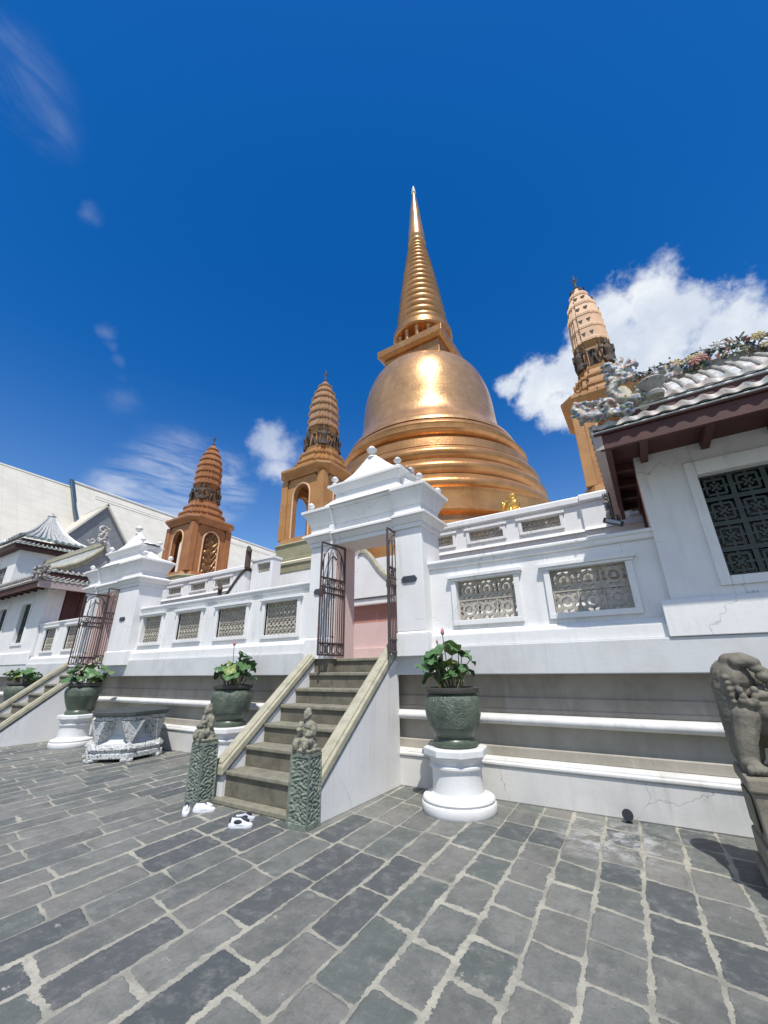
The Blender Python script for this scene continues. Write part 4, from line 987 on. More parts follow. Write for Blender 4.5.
# ------------------------------------------------------------------ great stupa
SX, SY = -8.3, 18.2
st = thing('stupa', 'huge gold bell shaped stupa with ringed spire in the centre', 'stupa', (SX, SY, 4.2))
def S(mb, n, m, **k):
    o = mb.build(n, m, st, **k); o.matrix_parent_inverse = Matrix.Translation((-SX, -SY, -4.2)); return o
def torus_prof(r, z0, z1, bulge, n=9): return [(r+bulge*math.sin(PI*k/(n-1)), z0+(z1-z0)*k/(n-1)) for k in range(n)]
mb = MB(); mb.lathe([(7.2, 4.2), (7.2, 5.6), (7.0, 5.7), (6.75, 5.75), (6.75, 6.2), (6.35, 6.3)], SX, SY, 0, n=128); S(mb, 'drum', 'gold')
mb = MB(); mb.lathe([(6.05, 6.3), (6.0, 6.75), (6.2, 6.85), (6.22, 6.92), (6.02, 7.0), (5.98, 7.75), (6.04, 7.86)], SX, SY, 0, n=128); S(mb, 'flat_band', 'gold')
zz = 7.87; rr = 5.62
for (h, r, b) in ((.82, 5.62, .24), (.80, 5.42, .24), (.74, 5.22, .22)):
    mb = MB(); mb.lathe(torus_prof(r, zz, zz+h*.86, b, 14)+[(r-.12, zz+h*.88), (r-.12, zz+h)], SX, SY, 0, n=128); S(mb, 'ring_moulding', 'gold'); zz += h+.004
mb = MB(); mb.lathe([(5.12, zz), (5.08, zz+.40), (4.95, zz+.46), (4.72, zz+.52), (4.70, zz+.70), (4.95, zz+.80), (5.02, zz+.92), (4.90, zz+1.02), (4.66, zz+1.08), (4.64, zz+1.25), (4.72, zz+1.42), (4.66, zz+1.58), (4.50, zz+1.72)], SX, SY, 0, n=128); S(mb, 'bell_collar', 'gold'); z0 = zz+1.724
bell = [(4.58, z0), (4.50, z0+.25), (4.26, z0+.55), (3.98, z0+.95), (3.82, 13.4), (3.75, 14.0), (3.705, 14.7), (3.655, 15.3), (3.56, 15.85), (3.42, 16.35), (3.24, 16.82), (3.02, 17.22), (2.72, 17.55), (2.3, 17.78), (1.8, 17.88)]
def smoothp(p, it=2):
    for _ in range(it):
        q = [p[0]]
        for a, b in zip(p, p[1:]): q += [(a[0]*.75+b[0]*.25, a[1]*.75+b[1]*.25), (a[0]*.25+b[0]*.75, a[1]*.25+b[1]*.75)]
        q.append(p[-1]); p = q
    return p
mb = MB(); mb.lathe(smoothp(bell), SX, SY, 0, n=128); S(mb, 'bell', 'gold_bell')
mb = MB(); mb.frustum(SX, SY, 17.6, 18.70, 1.78, 1.78, 1.78, 1.78); mb.frustum(SX, SY, 18.702, 18.86, 1.9, 1.9, 2.08, 2.08); mb.frustum(SX, SY, 18.862, 19.30, 2.10, 2.10, 2.10, 2.10)
S(mb, 'square_throne', 'gold', bevel=.03)
mb = MB(); mb.lathe([(1.15, 19.302), (1.12, 20.55)], SX, SY, 0, n=48); S(mb, 'neck', 'gold')
for k in range(14):
    a = 2*PI*k/14; mb = MB(); mb.lathe([(.16, 19.303), (.13, 19.4), (.12, 20.45), (.17, 20.54)], SX+1.50*math.cos(a), SY+1.50*math.sin(a), 0, n=12); S(mb, 'column', 'gold')
mb = MB(); mb.lathe([(1.78, 20.56), (1.86, 20.66), (1.84, 21.05), (1.70, 21.2)], SX, SY, 0, n=64); S(mb, 'neck_slab', 'gold')
n = 17; z = 21.202; r = 1.62
for k in range(n):
    h = .58*(1-.022*k); r1 = 1.62+(.60-1.62)*(k/(n-1))
    mb = MB(); mb.lathe([(r1-.08, z), (r1-.03, z+h*.10), (r1+.03, z+h*.28), (r1+.05, z+h*.48), (r1+.02, z+h*.68), (r1-.06, z+h*.86), (r1-.12, z+h)], SX, SY, 0, n=64); S(mb, 'spire_ring', 'gold'); z += h+.002
mb = MB(); mb.lathe(smoothp([(.42, z), (.62, z+.12), (.66, z+.30), (.45, z+.50), (.60, z+.70), (.58, z+1.1), (.44, z+2.6), (.30, z+4.3), (.16, z+5.5), (.10, z+5.9)], 2), SX, SY, 0, n=48); S(mb, 'smooth_spire', 'gold_bell'); zt = z+5.9
mb = MB(); mb.lathe([(.10, 0), (.17, .10), (.16, .2), (.08, .28), (.13, .42), (.12, .55), (.05, .62), (.05, .85), (.001, .95)], SX, SY, zt+.002, n=20); S(mb, 'finial', 'white_r')
print('stupa top', zt+.95)

# small gold statue on the balustrade
g = thing('gold_elephant', 'small shiny gold statue standing behind the upper balustrade in front of the stupa', 'statue', (-2.02, 8.7, 4.2), None, R(-60))
mb = MB(); E = mb.ell
E((0, 0, .52), (.34, .20, .22), n=14, m=10); E((-.36, 0, .68), (.17, .15, .17), n=14, m=10)
for sx in (-.22, .22):
    for sy in (-.11, .11): E((sx, sy, .20), (.075, .075, .24))
mb.tube([(-.48, 0, .64), (-.58, 0, .50), (-.57, 0, .32), (-.64, 0, .24)], [.08, .065, .05, .035]); E((-.32, .17, .68), (.10, .03, .14)); E((-.32, -.17, .68), (.10, .03, .14))
E((.05, 0, .78), (.18, .13, .10))
mb.build('body', 'gold_statue', g, remesh=.02, smooth_it=1)
mb = MB(); mb.box(-.5, .5, -.28, .28, 0, .06); mb.build('base', 'gold_statue', g, bevel=.01)
g.scale = (.85, .85, .85); g.location.z = 4.42
mb = MB(); mb.box(-.6, .6, -.5, .5, 0, .25); o = mb.build('stone_block', 'white'); o.location = (-2.02, 8.75, 4.17); o.rotation_euler.z = R(-60)
tag(o, 'white block under the small gold statue behind the balustrade', 'block')

# ------------------------------------------------------------------ prang towers
RED = []
for (a, b) in [(1, .42), (.86, .62), (.74, .74), (.62, .86), (.42, 1)]: RED.append((a, b))
def quad(sec): 
    out_ = []
    for k in range(4):
        c, s = [(1, 0), (0, 1), (-1, 0), (0, -1)][k]
        out_ += [(a*c-b*s, a*s+b*c) for a, b in sec]
    return out_
STEP = quad([(1, .40), (.88, .40), (.88, .64), (.76, .64), (.76, .76), (.64, .76), (.64, .88), (.40, .88), (.40, 1)])
CHAM = quad([(1, .72), (.93, .78), (.78, .93), (.72, 1)])
def arch_panel(mb, hw, z0, z1, ow, zs, yf, th, xf, n=14):
    """wall panel in local xz plane at y=-yf (facing -y) with pointed-round arch hole from z0b"""
    inner = [(-ow, z0)]+[(-ow*math.cos(PI*k/n), zs+ow*1.15*math.sin(PI*k/n)) for k in range(n+1)]+[(ow, z0)]
    outer = [(-hw, z0)]
    for k in range(n+1):
        a = PI*k/n; u = -math.cos(a); v = math.sin(a); 
        q = max(abs(u), v*.999)
        outer.append((hw*u/q if abs(u) >= v else hw*u/q, zs+(z1-zs)*min(1, v/q)))
    outer.append((hw, z0)); m = len(inner); vs = []
    for y in (-yf, -yf+th):
        vs += [(a, y, b) for a, b in inner]+[(a, y, b) for a, b in outer]
    fs = []
    for i in range(m-1):
        fs.append((i, i+1, m+i+1, m+i)); fs.append((2*m+i, 3*m+i, 3*m+i+1, 2*m+i+1)); fs.append((i, 2*m+i, 2*m+i+1, i+1))
    mb.add(vs, fs, xf=xf)
    return inner
def tower(label, x, y, s, zb, mats, k=1.0, windows=False, fill=(1,)):
    body_m, body2, spire_m, trim = mats
    g = thing('prang_tower', label, 'tower', (x, y, 4.2), 'ochre towers in front of the stupa'); 
    def B(mb, n, m, **kk): return mb.build(n, m, g, **kk)
    o = -4.2
    mb = MB(); mb.sweep(CHAM, [(s+.22, 0), (s+.22, .42), (s+.14, .45), (s+.14, .85), (s+.19, .90), (s+.12, .97)]); B(mb, 'plinth', 'olive', bevel=.01)
    z0 = zb+o; z1 = z0+2.10*k
    mb = MB(); mb.sweep(CHAM, [(s+.08, .971), (s+.05, z0-.02), (s, z0)]); B(mb, 'base_moulding', body_m)
    cw = .30*s
    mb = MB()
    for sx in (-1, 1):
        for sy in (-1, 1):
            mb.frustum(sx*(s-cw/2), sy*(s-cw/2), z0+.001, z1, cw/2, cw/2, cw/2-.01, cw/2-.01)
            B(mb, 'corner_pier', body_m, bevel=.012); mb = MB()
    for q in range(4):
        xf = Matrix.Rotation(PI/2*q, 4, 'Z'); mb = MB()
        inner = arch_panel(mb, s-cw-.001, z0+.002, z1-.02, .40*s, z0+1.42*k, s-.05, .16, xf)
        B(mb, 'arched_wall', body_m if q in (0, 3) else body2)
        mb = MB(); mb.tube([xf @ Vector((a, -s+.02, b)) for a, b in inner], .035*s, n=6); B(mb, 'arch_trim', trim)
        if q in fill:
            mb = MB(); N = 16; vs = []; fs = []
            for j in range(N*2+1):
                for i in range(N+1):
                    u = -1+2*i/N; w_ = j/(2*N); wz = z0+.003+(1.42*k+.40*s*1.1)*w_
                    lim = .40*s if w_ < .72 else .40*s*math.sqrt(max(0.0, 1-((w_-.72)/.28)**2))
                    dd = .07*noise.noise(Vector((u*4+x, w_*9, q)))+.05*math.sin(w_*40+4*math.sin(u*4))
                    vs.append((u*lim, -s+.12+dd, wz))
            for j in range(N*2):
                for i in range(N): p = j*(N+1)+i; fs.append((p, p+1, p+N+2, p+N+1))
            mb.add(vs, fs, True, xf); B(mb, 'ornate_relief', 'relief_gold')
    mb = MB(); mb.sweep(CHAM, [(s, z1+.001), (s+.03, z1+.06), (s+.16, z1+.16), (s+.19, z1+.22), (s+.19, z1+.30), (s+.10, z1+.33), (s+.04, z1+.37)]); B(mb, 'cornice', body_m)
    z = z1+.371
    mb = MB(); mb.sweep(STEP, [(s*.94, z), (s*.90, z+.20), (s*.94, z+.24), (s*.94, z+.30), (s*.80, z+.34), (s*.76, z+.52), (s*.80, z+.58), (s*.80, z+.64), (s*.62, z+.70), (s*.58, z+.86), (s*.60, z+.95)]); B(mb, 'stepped_roof', body_m)
    z += .951
    mb = MB(); mb.sweep(STEP, [(s*.50, z), (s*.46, z+.1), (s*.46, z+.72), (s*.54, z+.84)]); B(mb, 'waist', body_m)
    mb = MB()
    for q in range(4):
        for sx in (-1, 1):
            a = PI/2*q; cx, cy = s*.50*math.cos(a)-sx*.20*math.sin(a)*s, s*.50*math.sin(a)+sx*.20*math.cos(a)*s
            pass
        a = PI/4+PI/2*q; ca, sa = math.cos(a), math.sin(a); R_ = s*.60; cx, cy = R_*ca, R_*sa
        mb.tube([(cx, cy, z), (cx, cy, z+.22), (cx*1.03, cy*1.03, z+.42), (cx, cy, z+.56)], [.13, .10, .12, .07], n=8); mb.ell((cx, cy, z+.64), (.065, .065, .08)); mb.tube([(cx, cy, z+.68), (cx, cy, z+.86)], [.05, .008], n=6)
        for w_ in (-1, 1):
            dx, dy = -sa*w_, ca*w_
            mb.tube([(cx+dx*.07, cy+dy*.07, z+.52), (cx+dx*.20, cy+dy*.20, z+.44), (cx+dx*.22, cy+dy*.22, z+.66)], [.045, .035, .025], n=6)
            mb.tube([(cx+dx*.05, cy+dy*.05, z+.15), (cx+dx*.17, cy+dy*.17, z+.10), (cx+dx*.10, cy+dy*.10, z)], [.06, .05, .04], n=6)
            mb.tube([(cx*.95+dx*.10, cy*.95+dy*.10, z), (cx*.95+dx*.24, cy*.95+dy*.24, z+.5), (cx*.9+dx*.10, cy*.9+dy*.10, z+.85)], [.03, .03, .02], n=6)
        a = PI/2*q; ca, sa = math.cos(a), math.sin(a)
        xf = Matrix.Rotation(a, 4, 'Z'); mb.box(s*.462, s*.475, -.13*s/.9, .13*s/.9, z+.08, z+.60, xf=xf); mb.tube([xf @ Vector((s*.50, -.10, z+.05)), xf @ Vector((s*.52, 0, z+.40)), xf @ Vector((s*.50, .10, z+.05))], [.05, .06, .05], n=6); mb.ell(xf @ Vector((s*.52, 0, z+.52)), .055)
    B(mb, 'guardian_figures', 'darkfig', remesh=.022)
    z += .85; prof = []; H = 2.28*k; R0 = .56*s
    nt = 5 if windows else 7
    for i in range(nt):
        u = i/nt; u2 = (i+1)/nt
        def rad(u): return R0*(1-.10*u-.78*max(0, (u-.25)/.75)**2.3)
        q_ = .35 if windows else 1; prof += [(rad(u)+.02*q_, z+H*u), (rad(u)+.03*q_, z+H*(u+.16/nt)), (rad(u)-.012*q_, z+H*(u+.24/nt)), (rad(u2)-.02*q_, z+H*(u+.97/nt))]
    prof += [(.03, z+H)]
    mb = MB(); mb.sweep(STEP, prof); B(mb, 'spire', spire_m)
    if windows:
        mb = MB()
        for q in range(4):
            xf = Matrix.Rotation(PI/2*q, 4, 'Z')
            for i in range(5):
                u = (i+.25)/nt*1.0; zz_ = z+H*(i/nt+.50/nt)
                for sx in (-.20, .20):
                    rr_ = R0*(1-.10*u-.78*max(0, (u-.25)/.75)**2.3)-.012
                    mb.add([(sx*R0*1.1-.055, -rr_-.012, zz_+.05), (sx*R0*1.1+.055, -rr_-.012, zz_+.05), (sx*R0*1.1, -rr_-.012, zz_-.09),
                            (sx*R0*1.1-.055, -rr_+.03, zz_+.05), (sx*R0*1.1+.055, -rr_+.03, zz_+.05), (sx*R0*1.1, -rr_+.03, zz_-.09)],
                           [(0, 1, 2), (5, 4, 3), (0, 3, 4, 1), (1, 4, 5, 2), (2, 5, 3, 0)], xf=xf)
        B(mb, 'niche', 'darkfig')
    mb = MB(); zt = z+H
    mb.lathe([(.05, 0), (.07, .05), (.03, .12), (.02, .55), (.001, .60)], 0, 0, zt-.02, n=8)
    mb.tube([(-.09, 0, zt+.42), (-.07, 0, zt+.28), (0, 0, zt+.22), (.07, 0, zt+.28), (.09, 0, zt+.42)], .014, n=5); mb.ell((0, 0, zt+.34), (.04, .04, .04))
    B(mb, 'trident_finial', 'darkfig')
    return g
tower('ochre arched tower with ribbed spire just left of the stupa, sky showing through its arch', -8.60, 9.60, .92, 5.35, ('ochre', 'ochre', 'ochre_spire', 'peach'), fill=())
tower('reddish brown tower with ornate arched relief, farthest left of the three', -16.25, 10.2, .98, 5.32, ('ochre_red', 'ochre_red', 'ochre_red', 'peach'), fill=(1,))
tower('pale topped tower rising behind the dragon roof of the tiled pavilion at right', .27, 10.5, .80, 5.35, ('ochre', 'ochre', 'peach', 'peach'), windows=True, fill=())

# ------------------------------------------------------------------ chinese tiled pavilions
def curl(mb, c, r, turns, start, plane, rad, sgn=1, rise=0):
    pts = []; rs = []
    n = int(18*turns)
    for i in range(n+1):
        u = i/n; a = start+sgn*turns*2*PI*u; q = r*(1-.82*u)
        v = Vector((math.cos(a)*q, 0, math.sin(a)*q)) if plane == 'xz' else Vector((0, math.cos(a)*q, math.sin(a)*q))
        pts.append(Vector(c)+v+Vector((0, rise*u, 0) if plane == 'xz' else (rise*u, 0, 0))); rs.append(rad*(1-.6*u))
    mb.tube(pts, rs, n=7)
def ornament_cluster(mb, c, ext, n, rnd, size=.05):
    for k in range(n):
        p = (c[0]+rnd.uniform(-1, 1)*ext[0], c[1]+rnd.uniform(-1, 1)*ext[1], c[2]+rnd.uniform(-1, 1)*ext[2]); q = size*rnd.uniform(.5, 1.3)
        mb.ell(p, (q, q*rnd.uniform(.5, 1), q*rnd.uniform(.5, 1)), n=7, m=5, rot=Matrix.Rotation(rnd.uniform(0, 3), 3, 'Y') @ Matrix.Rotation(rnd.uniform(0, 3), 3, 'X'))
def tiled_path(B, e0, e1, path, pitch, name='roof_tiles', m1='rooftile', m2='driptile', under='greentile'):
    """eave runs e0->e1; path = list of (inset along slope direction, rise) applied per end: each item (p0, p1) of points"""
    n = max(2, round((path[0][1]-path[0][0]).length/pitch)); K = len(path); pit = (path[0][1]-path[0][0]).length/n
    mb = MB(); vs = []
    for a, b in path: vs += [a, b]
    dn = Vector((0, 0, -.035)); vs += [v+dn for v in vs]
    fs = [(2*k, 2*k+1, 2*k+3, 2*k+2) for k in range(K-1)]+[(2*K+2*k, 2*K+2*k+2, 2*K+2*k+3, 2*K+2*k+1) for k in range(K-1)]
    fs += [(0, 2*K, 2*K+1, 1), (2*K-2, 2*K-1, 4*K-1, 4*K-2)]+[(2*k, 2*k+2, 2*K+2*k+2, 2*K+2*k) for k in range(K-1)]+[(2*k+1, 2*K+2*k+1, 2*K+2*k+3, 2*k+3) for k in range(K-1)]
    mb.add(vs, fs); deck = B(mb, 'roof_deck', under)
    mb = MB(); e = MB(); along = (path[0][1]-path[0][0]).normalized(); outw = (path[0][0]-path[1][0]); outw.z = 0
    outw = (outw-along*outw.dot(along)).normalized()
    for i in range(n+1):
        u = i/n; pts = [a.lerp(b, u)+Vector((0, 0, .02)) for a, b in path]
        if i in (0, n): pts = [p+along*(.02 if i == 0 else -.02) for p in pts]
        mb.tube(pts, pit*.17, n=8)
    # wavy row of end tiles along the eave: round ends and hanging pan tiles in one glazed strip
    M_ = n*12; a0 = path[0][0]+outw*.012; b0 = path[0][1]+outw*.012; top = []; bot = []
    for k in range(M_+1):
        u = k/M_; ph = (u*n) % 1.0; w_ = .5+.5*math.cos(2*PI*ph); p = a0.lerp(b0, u)
        top.append(p+Vector((0, 0, .030+.034*w_**1.3))+outw*.006*w_); bot.append(p+Vector((0, 0, -.026+.024*w_))+outw*.014*(1-w_))
    back = -outw*.05; n2 = M_+1; vs = top+bot+[p+back for p in top]+[p+back for p in bot]
    fs = []
    for k in range(M_): fs += [(k, k+1, n2+k+1, n2+k), (2*n2+k, 3*n2+k, 3*n2+k+1, 2*n2+k+1), (k, 2*n2+k, 2*n2+k+1, k+1), (n2+k, n2+k+1, 3*n2+k+1, 3*n2+k)]
    fs += [(0, n2, 3*n2, 2*n2), (n2-1, 3*n2-1, 4*n2-1, 2*n2-1)]
    e.add(vs, fs, False)
    B(mb, name, m1, sub=deck); B(e, 'eave_tiles', m2, sub=deck)
def tiled_slope(B, a, b, c, d_, pitch, name='roof_tiles', m1='rooftile', m2='driptile', under='greentile'):
    a, b, c, d_ = map(Vector, (a, b, c, d_)); tiled_path(B, a, b, [(a, b), (a.lerp(d_, .5), b.lerp(c, .5)), (d_, c)], pitch, name, m1, m2, under)
def pavilion(label, mirror, xe, ye, dz, wall_x, windows, group):
    """built for the right hand side (body extends to +x); mirrored about x for the left one"""
    sg = -1 if mirror else 1
    g = thing('tiled_pavilion', label, 'pavilion', (sg*0+wall_x, 5.62, 1.78), group)
    L0 = g.location.copy(); XF = Matrix.Translation((wall_x, 0, 0)) @ Matrix.Diagonal((sg, 1, 1, 1))
    def B(mb, n, m, **k):
        if n == 'X': pass
        mb.v = [XF @ Vector(v) for v in mb.v]
        return put(mb, n, m, g, L0, **k)
    W = 6.6; yb = 8.45; zt = 4.42+dz
    # coordinates below: x measured inwards from the wall corner
    mb = MB(); mb.extr([(5.60, 1.778), (5.535, 1.778), (5.535, 2.13), (5.56, 2.175), (5.60, 2.175)], -.10, W, axis='x'); B(mb, 'base_moulding', 'white', bevel=.008)
    mb = MB(); pierced(mb, 0, W, 1.78, zt, windows, 5.62, 5.85); B(mb, 'front_wall', 'white', bevel=.006)
    mb = MB(); mb.box(.0, .12, 5.852, 6.15, 1.78, zt); mb.box(.0, .12, 8.1, yb, 1.78, zt); mb.box(.02, .10, 6.151, 8.099, 1.78, 2.9); B(mb, 'side_wall', 'pinkwood' if not mirror else 'white', bevel=.004)
    mb = MB(); mb.box(.05, .09, 6.16, 8.09, 2.901, 4.1+dz)
    for k in range(5): mb.box(.02, .05, 6.2+.46*k, 6.27+.46*k, 2.902, 4.1+dz)
    mb.box(.0, .05, 6.152, 8.098, 3.95+dz, 4.12+dz); B(mb, 'side_shutter', 'redwood', bevel=.004)
    mb = MB(); mb.box(0, W, yb-.2, yb, 1.78, zt-.001); B(mb, 'rear_wall', 'white')
    mb = MB(); mb.box(.13, W, 6.0, yb-.25, 3.9+dz, 3.95+dz); B(mb, 'ceiling', 'dark')
    for (a, b, c, e) in windows:
        fr = MB()
        for (x0, x1, q0, q1, yy) in ((a-.10, a-.002, c-.10, e+.17, 5.585), (b+.002, b+.10, c-.10, e+.17, 5.585), (a, b, e+.002, e+.17, 5.585), (a, b, c-.10, c-.002, 5.585)):
            fr.box(x0, x1, yy, 5.625, q0, q1)
        B(fr, 'window_frame', 'white', bevel=.006)
        lt = MB(); nx = max(1, round((b-a)/.30)); nz = round((e-c)/.29); w_ = (b-a)/nx; h_ = (e-c)/nz
        for i in range(nx):
            for j in range(nz):
                x0 = a+i*w_; z0_ = c+j*h_; k = .0008*((i*2+j*3) % 5)
                def bb(p, q, ww, yy): lt.bar((x0+p[0]*w_, z0_+p[1]*h_), (x0+q[0]*w_, z0_+q[1]*h_), ww, (5.70+yy+k, 5.76))
                bb((0, 0), (1, 0), .05, 0); bb((0, 0), (0, 1), .05, .004); bb((1, 0), (1, 1), .05, .006); bb((0, 1), (1, 1), .05, .008)
                for (p, q) in (((.2, .2), (.8, .2)), ((.2, .8), (.8, .8)), ((.2, .2), (.2, .8)), ((.8, .2), (.8, .8)), ((.5, .0), (.5, .36)), ((.5, .64), (.5, 1)), ((0, .5), (.36, .5)), ((.64, .5), (1, .5)), ((.36, .36), (.64, .64)), ((.36, .64), (.64, .36))):
                    bb(p, q, .026, .011+.0007*len(q)+.001*(p[0]+2*p[1]))
        B(lt, 'window_lattice', 'lattice')
    # eaves: xe,ye = overhang corner relative to wall corner
    ex, ey = xe, ye; z0 = 4.0+dz
    yb2 = 7.62 if not mirror else 9.0
    mb = MB(); mb.box(ex+.05, W, ey+.05, ey+.10, z0-.20, z0-.02); mb.box(ex+.10, ex+.16, ey+.101, yb2, z0-.20, z0-.02); B(mb, 'fascia_board', 'redwood', bevel=.004)
    mb = MB(); mb.box(ex+.02, W, ey+.02, 5.61, z0-.018, z0+.002); mb.box(ex+.02, .0, 5.612, yb2, z0-.018, z0+.002)
    for k in range(9): 
        mb.box(ex+.45+.62*k, ex+.53+.62*k, ey+.102, 5.60, z0-.12, z0-.019)
    for k in range(4): mb.box(ex+.12, -.01, 5.7+.55*k, 5.78+.55*k, z0-.12, z0-.019)
    B(mb, 'soffit', 'redwood', bevel=.003)
    mb = MB(); mb.box(ex, W, ey, ey+.045, z0+.004, z0+.034); B(mb, 'eave_trim', 'white_r', bevel=.004)
    mb = MB(); mb.box(ex, ex+.095, ey+.046, yb2, z0-.20, z0+.03); B(mb, 'side_bargeboard', 'barge_pink', bevel=.004)
    # lower slope
    t2x, t2y, t2z = ex+.36, ey+.36, z0+.26
    tiled_slope(B, (ex+.02, ey, z0+.05), (W, ey, z0+.05), (W, t2y+.1, t2z), (t2x+.1, t2y+.1, t2z), .175)
    tiled_slope(B, (ex, yb2, z0+.05), (ex, ey+.02, z0+.05), (t2x+.1, t2y+.1, t2z), (t2x+.1, yb2-.2, t2z), .175)
    # second tier
    mb = MB(); mb.box(t2x+.02, W, t2y+.02, t2y+.08, t2z-.02, t2z+.11); mb.box(t2x+.02, t2x+.08, t2y+.081, yb2-.2, t2z-.02, t2z+.11); mb.box(t2x+.082, W, t2y+.082, yb2-.2, t2z-.015, t2z+.10); B(mb, 'tier_fascia', 'redwood', bevel=.004)
    mb = MB(); mb.box(t2x, W, t2y, t2y+.04, t2z+.115, t2z+.15); B(mb, 'tier_trim', 'white_r', bevel=.004)
    ridge_y, ridge_z = 7.0, 5.70+dz
    rx = t2x+.30
    dzr = t2z+.17
    prof = [(t2y, dzr), (t2y+.35, dzr+.12), (t2y+.75, dzr+.33), (t2y+1.1, dzr+.60), (t2y+1.45, dzr+.98), (ridge_y, dzr+1.36)]
    pathm = [(Vector((t2x+(.0 if k == 0 else .22), q, z)), Vector((W, q, z))) for k, (q, z) in enumerate(prof)]
    tiled_path(B, None, None, pathm, .175, m1='urn' if not mirror else 'rooftile', under='ceramic_pale' if not mirror else 'greentile')
    # narrow side pent and gable wall above it
    tiled_slope(B, (t2x, yb2-.2, dzr), (t2x, t2y+.02, dzr), (t2x+.30, t2y+.02, dzr+.14), (t2x+.30, yb2-.2, dzr+.14), .175)
    full = prof+[(2*ridge_y-q, z) for q, z in reversed(prof[:-1])]
    mb = MB(); mb.add([(t2x+.26, q, z-.03) for q, z in full]+[(t2x+.34, q, z-.03) for q, z in full], [tuple(range(len(full))), tuple(reversed(range(len(full), 2*len(full))))]+[(k, (k+1) % len(full), len(full)+(k+1) % len(full), len(full)+k) for k in range(len(full))])
    gw = B(mb, 'gable_wall', 'gable_wall')
    mb = MB(); mb.tube([(t2x+.20, q, z+.10) for q, z in full], .085, n=8); mb.tube([(t2x+.24, q, z-.04) for q, z in full], .06, n=8); B(mb, 'rake_moulding', 'cap', sub=gw)
    ridge_z = dzr+1.36
    return g, B, dict(ex=ex, ey=ey, z0=z0, t2x=t2x, t2y=t2y, t2z=t2z, rz=ridge_z, ry=ridge_y, rx=rx, W=W, yb2=yb2)

gR, BR, pR = pavilion('Chinese style pavilion with ceramic dragon roof and dark lattice window at the right edge', False, -.38, 4.72, 0, .29, [(.575, 2.05, 2.38, 3.58), (3.0, 4.4, 2.38, 3.58)], 'tiled pavilions at the terrace ends')
gL, BL, pL = pavilion('Chinese style pavilion with narrow dark windows and pale tiled eaves at the left edge', True, -.75, 5.02, .36, -17.35, [(1.05, 1.85, 2.5, 3.85), (3.3, 4.1, 2.5, 3.85), (5.4, 6.1, 2.5, 3.85)], 'tiled pavilions at the terrace ends')

# right pavilion ceramic decoration (x relative to the wall corner .29)
rnd = random.Random(5)
mb = MB()
RZ = pR['rz']; mb.box(.35, 6.5, 6.94, 7.06, RZ-.05, RZ+.10)
BR(mb, 'ridge', 'urn')
def leaf_ell(mb, c, L, w, rnd):
    mb.ell(c, (L, w, w*.35), n=7, m=5, rot=Matrix.Rotation(rnd.uniform(0, 6.3), 3, 'Y') @ Matrix.Rotation(rnd.uniform(-.8, .8), 3, 'X'))
def bloom(mb, c, r, rnd):
    ph = rnd.uniform(0, 1)
    for k in range(7):
        a = ph+2*PI*k/7; mb.ell((c[0]+.62*r*math.cos(a), c[1], c[2]+.62*r*math.sin(a)), (r*.48, r*.16, r*.26), n=7, m=5, rot=Matrix.Rotation(-a, 3, 'Y'))
    for k in range(5):
        a = ph+.4+2*PI*k/5; mb.ell((c[0]+.28*r*math.cos(a), c[1]-.12*r, c[2]+.28*r*math.sin(a)), (r*.30, r*.16, r*.18), n=7, m=5, rot=Matrix.Rotation(-a, 3, 'Y'))
    mb.ell((c[0], c[1]-.2*r, c[2]), r*.17, n=7, m=5)
mb = MB()
for k in range(1100):
    x = rnd.uniform(.35, 6.3); leaf_ell(mb, (x, 6.91+rnd.uniform(-.05, .04), RZ+.06+rnd.uniform(-.06, .24)+.05*math.sin(x*5)), rnd.uniform(.035, .08), rnd.uniform(.014, .032), rnd)
BR(mb, 'ridge_foliage', 'ceramic_dark')
for nm, mt, n_ in (('ridge_flower', 'fl_white', 13), ('ridge_flower', 'fl_red', 7), ('ridge_flower', 'fl_yellow', 8)):
    for k in range(n_):
        mb = MB(); x = rnd.uniform(.5, 5.2); bloom(mb, (x, 6.84, RZ+.08+rnd.uniform(-.02, .16)+.06*math.sin(x*5)), rnd.uniform(.055, .10), rnd); BR(mb, nm, mt)
# hip dragon: cloud scroll body climbing at the tier corner
mb = MB(); x0, y0, z0 = pR['t2x']-.05, pR['t2y']-.05, pR['t2z']+.12
pts = [Vector((x0+.42, y0+.1, z0+.16)), Vector((x0+.22, y0+.02, z0+.10)), Vector((x0+.06, y0-.02, z0+.14)), Vector((x0-.01, y0-.03, z0+.26)), Vector((x0+.05, y0-.02, z0+.38)), Vector((x0+.16, y0-.01, z0+.42))]
mb.tube(pts, [.06, .075, .075, .065, .06, .04], n=9)
curl(mb, (x0+.10, y0-.04, z0+.52), .12, 1.1, PI, 'xz', .035); curl(mb, (x0+.30, y0, z0+.55), .10, 1.0, -PI/2, 'xz', .028, -1)
ornament_cluster(mb, (x0+.12, y0-.02, z0+.50), (.16, .05, .16), 70, rnd, .035)
for k in range(7): a = R(20+k*22); mb.tube([(x0+.12, y0-.02, z0+.50), (x0+.12+.20*math.cos(a), y0-.03, z0+.50+.22*math.sin(a)), (x0+.12+.27*math.cos(a+.3), y0-.03, z0+.50+.26*math.sin(a+.3))], [.03, .018, .004], n=5)
ornament_cluster(mb, (x0+.62, y0+.3, z0+.50), (.14, .06, .10), 50, rnd, .04)
BR(mb, 'dragon_ornament', 'ceramic', remesh=.014)
mb = MB(); mb.lathe([(.09, 0), (.10, .04), (.075, .07), (.09, .12), (.13, .17), (.145, .20), (.13, .22), (.05, .23)], x0+.42, y0+.02, z0+.06, n=20); BR(mb, 'roof_urn', 'urn')
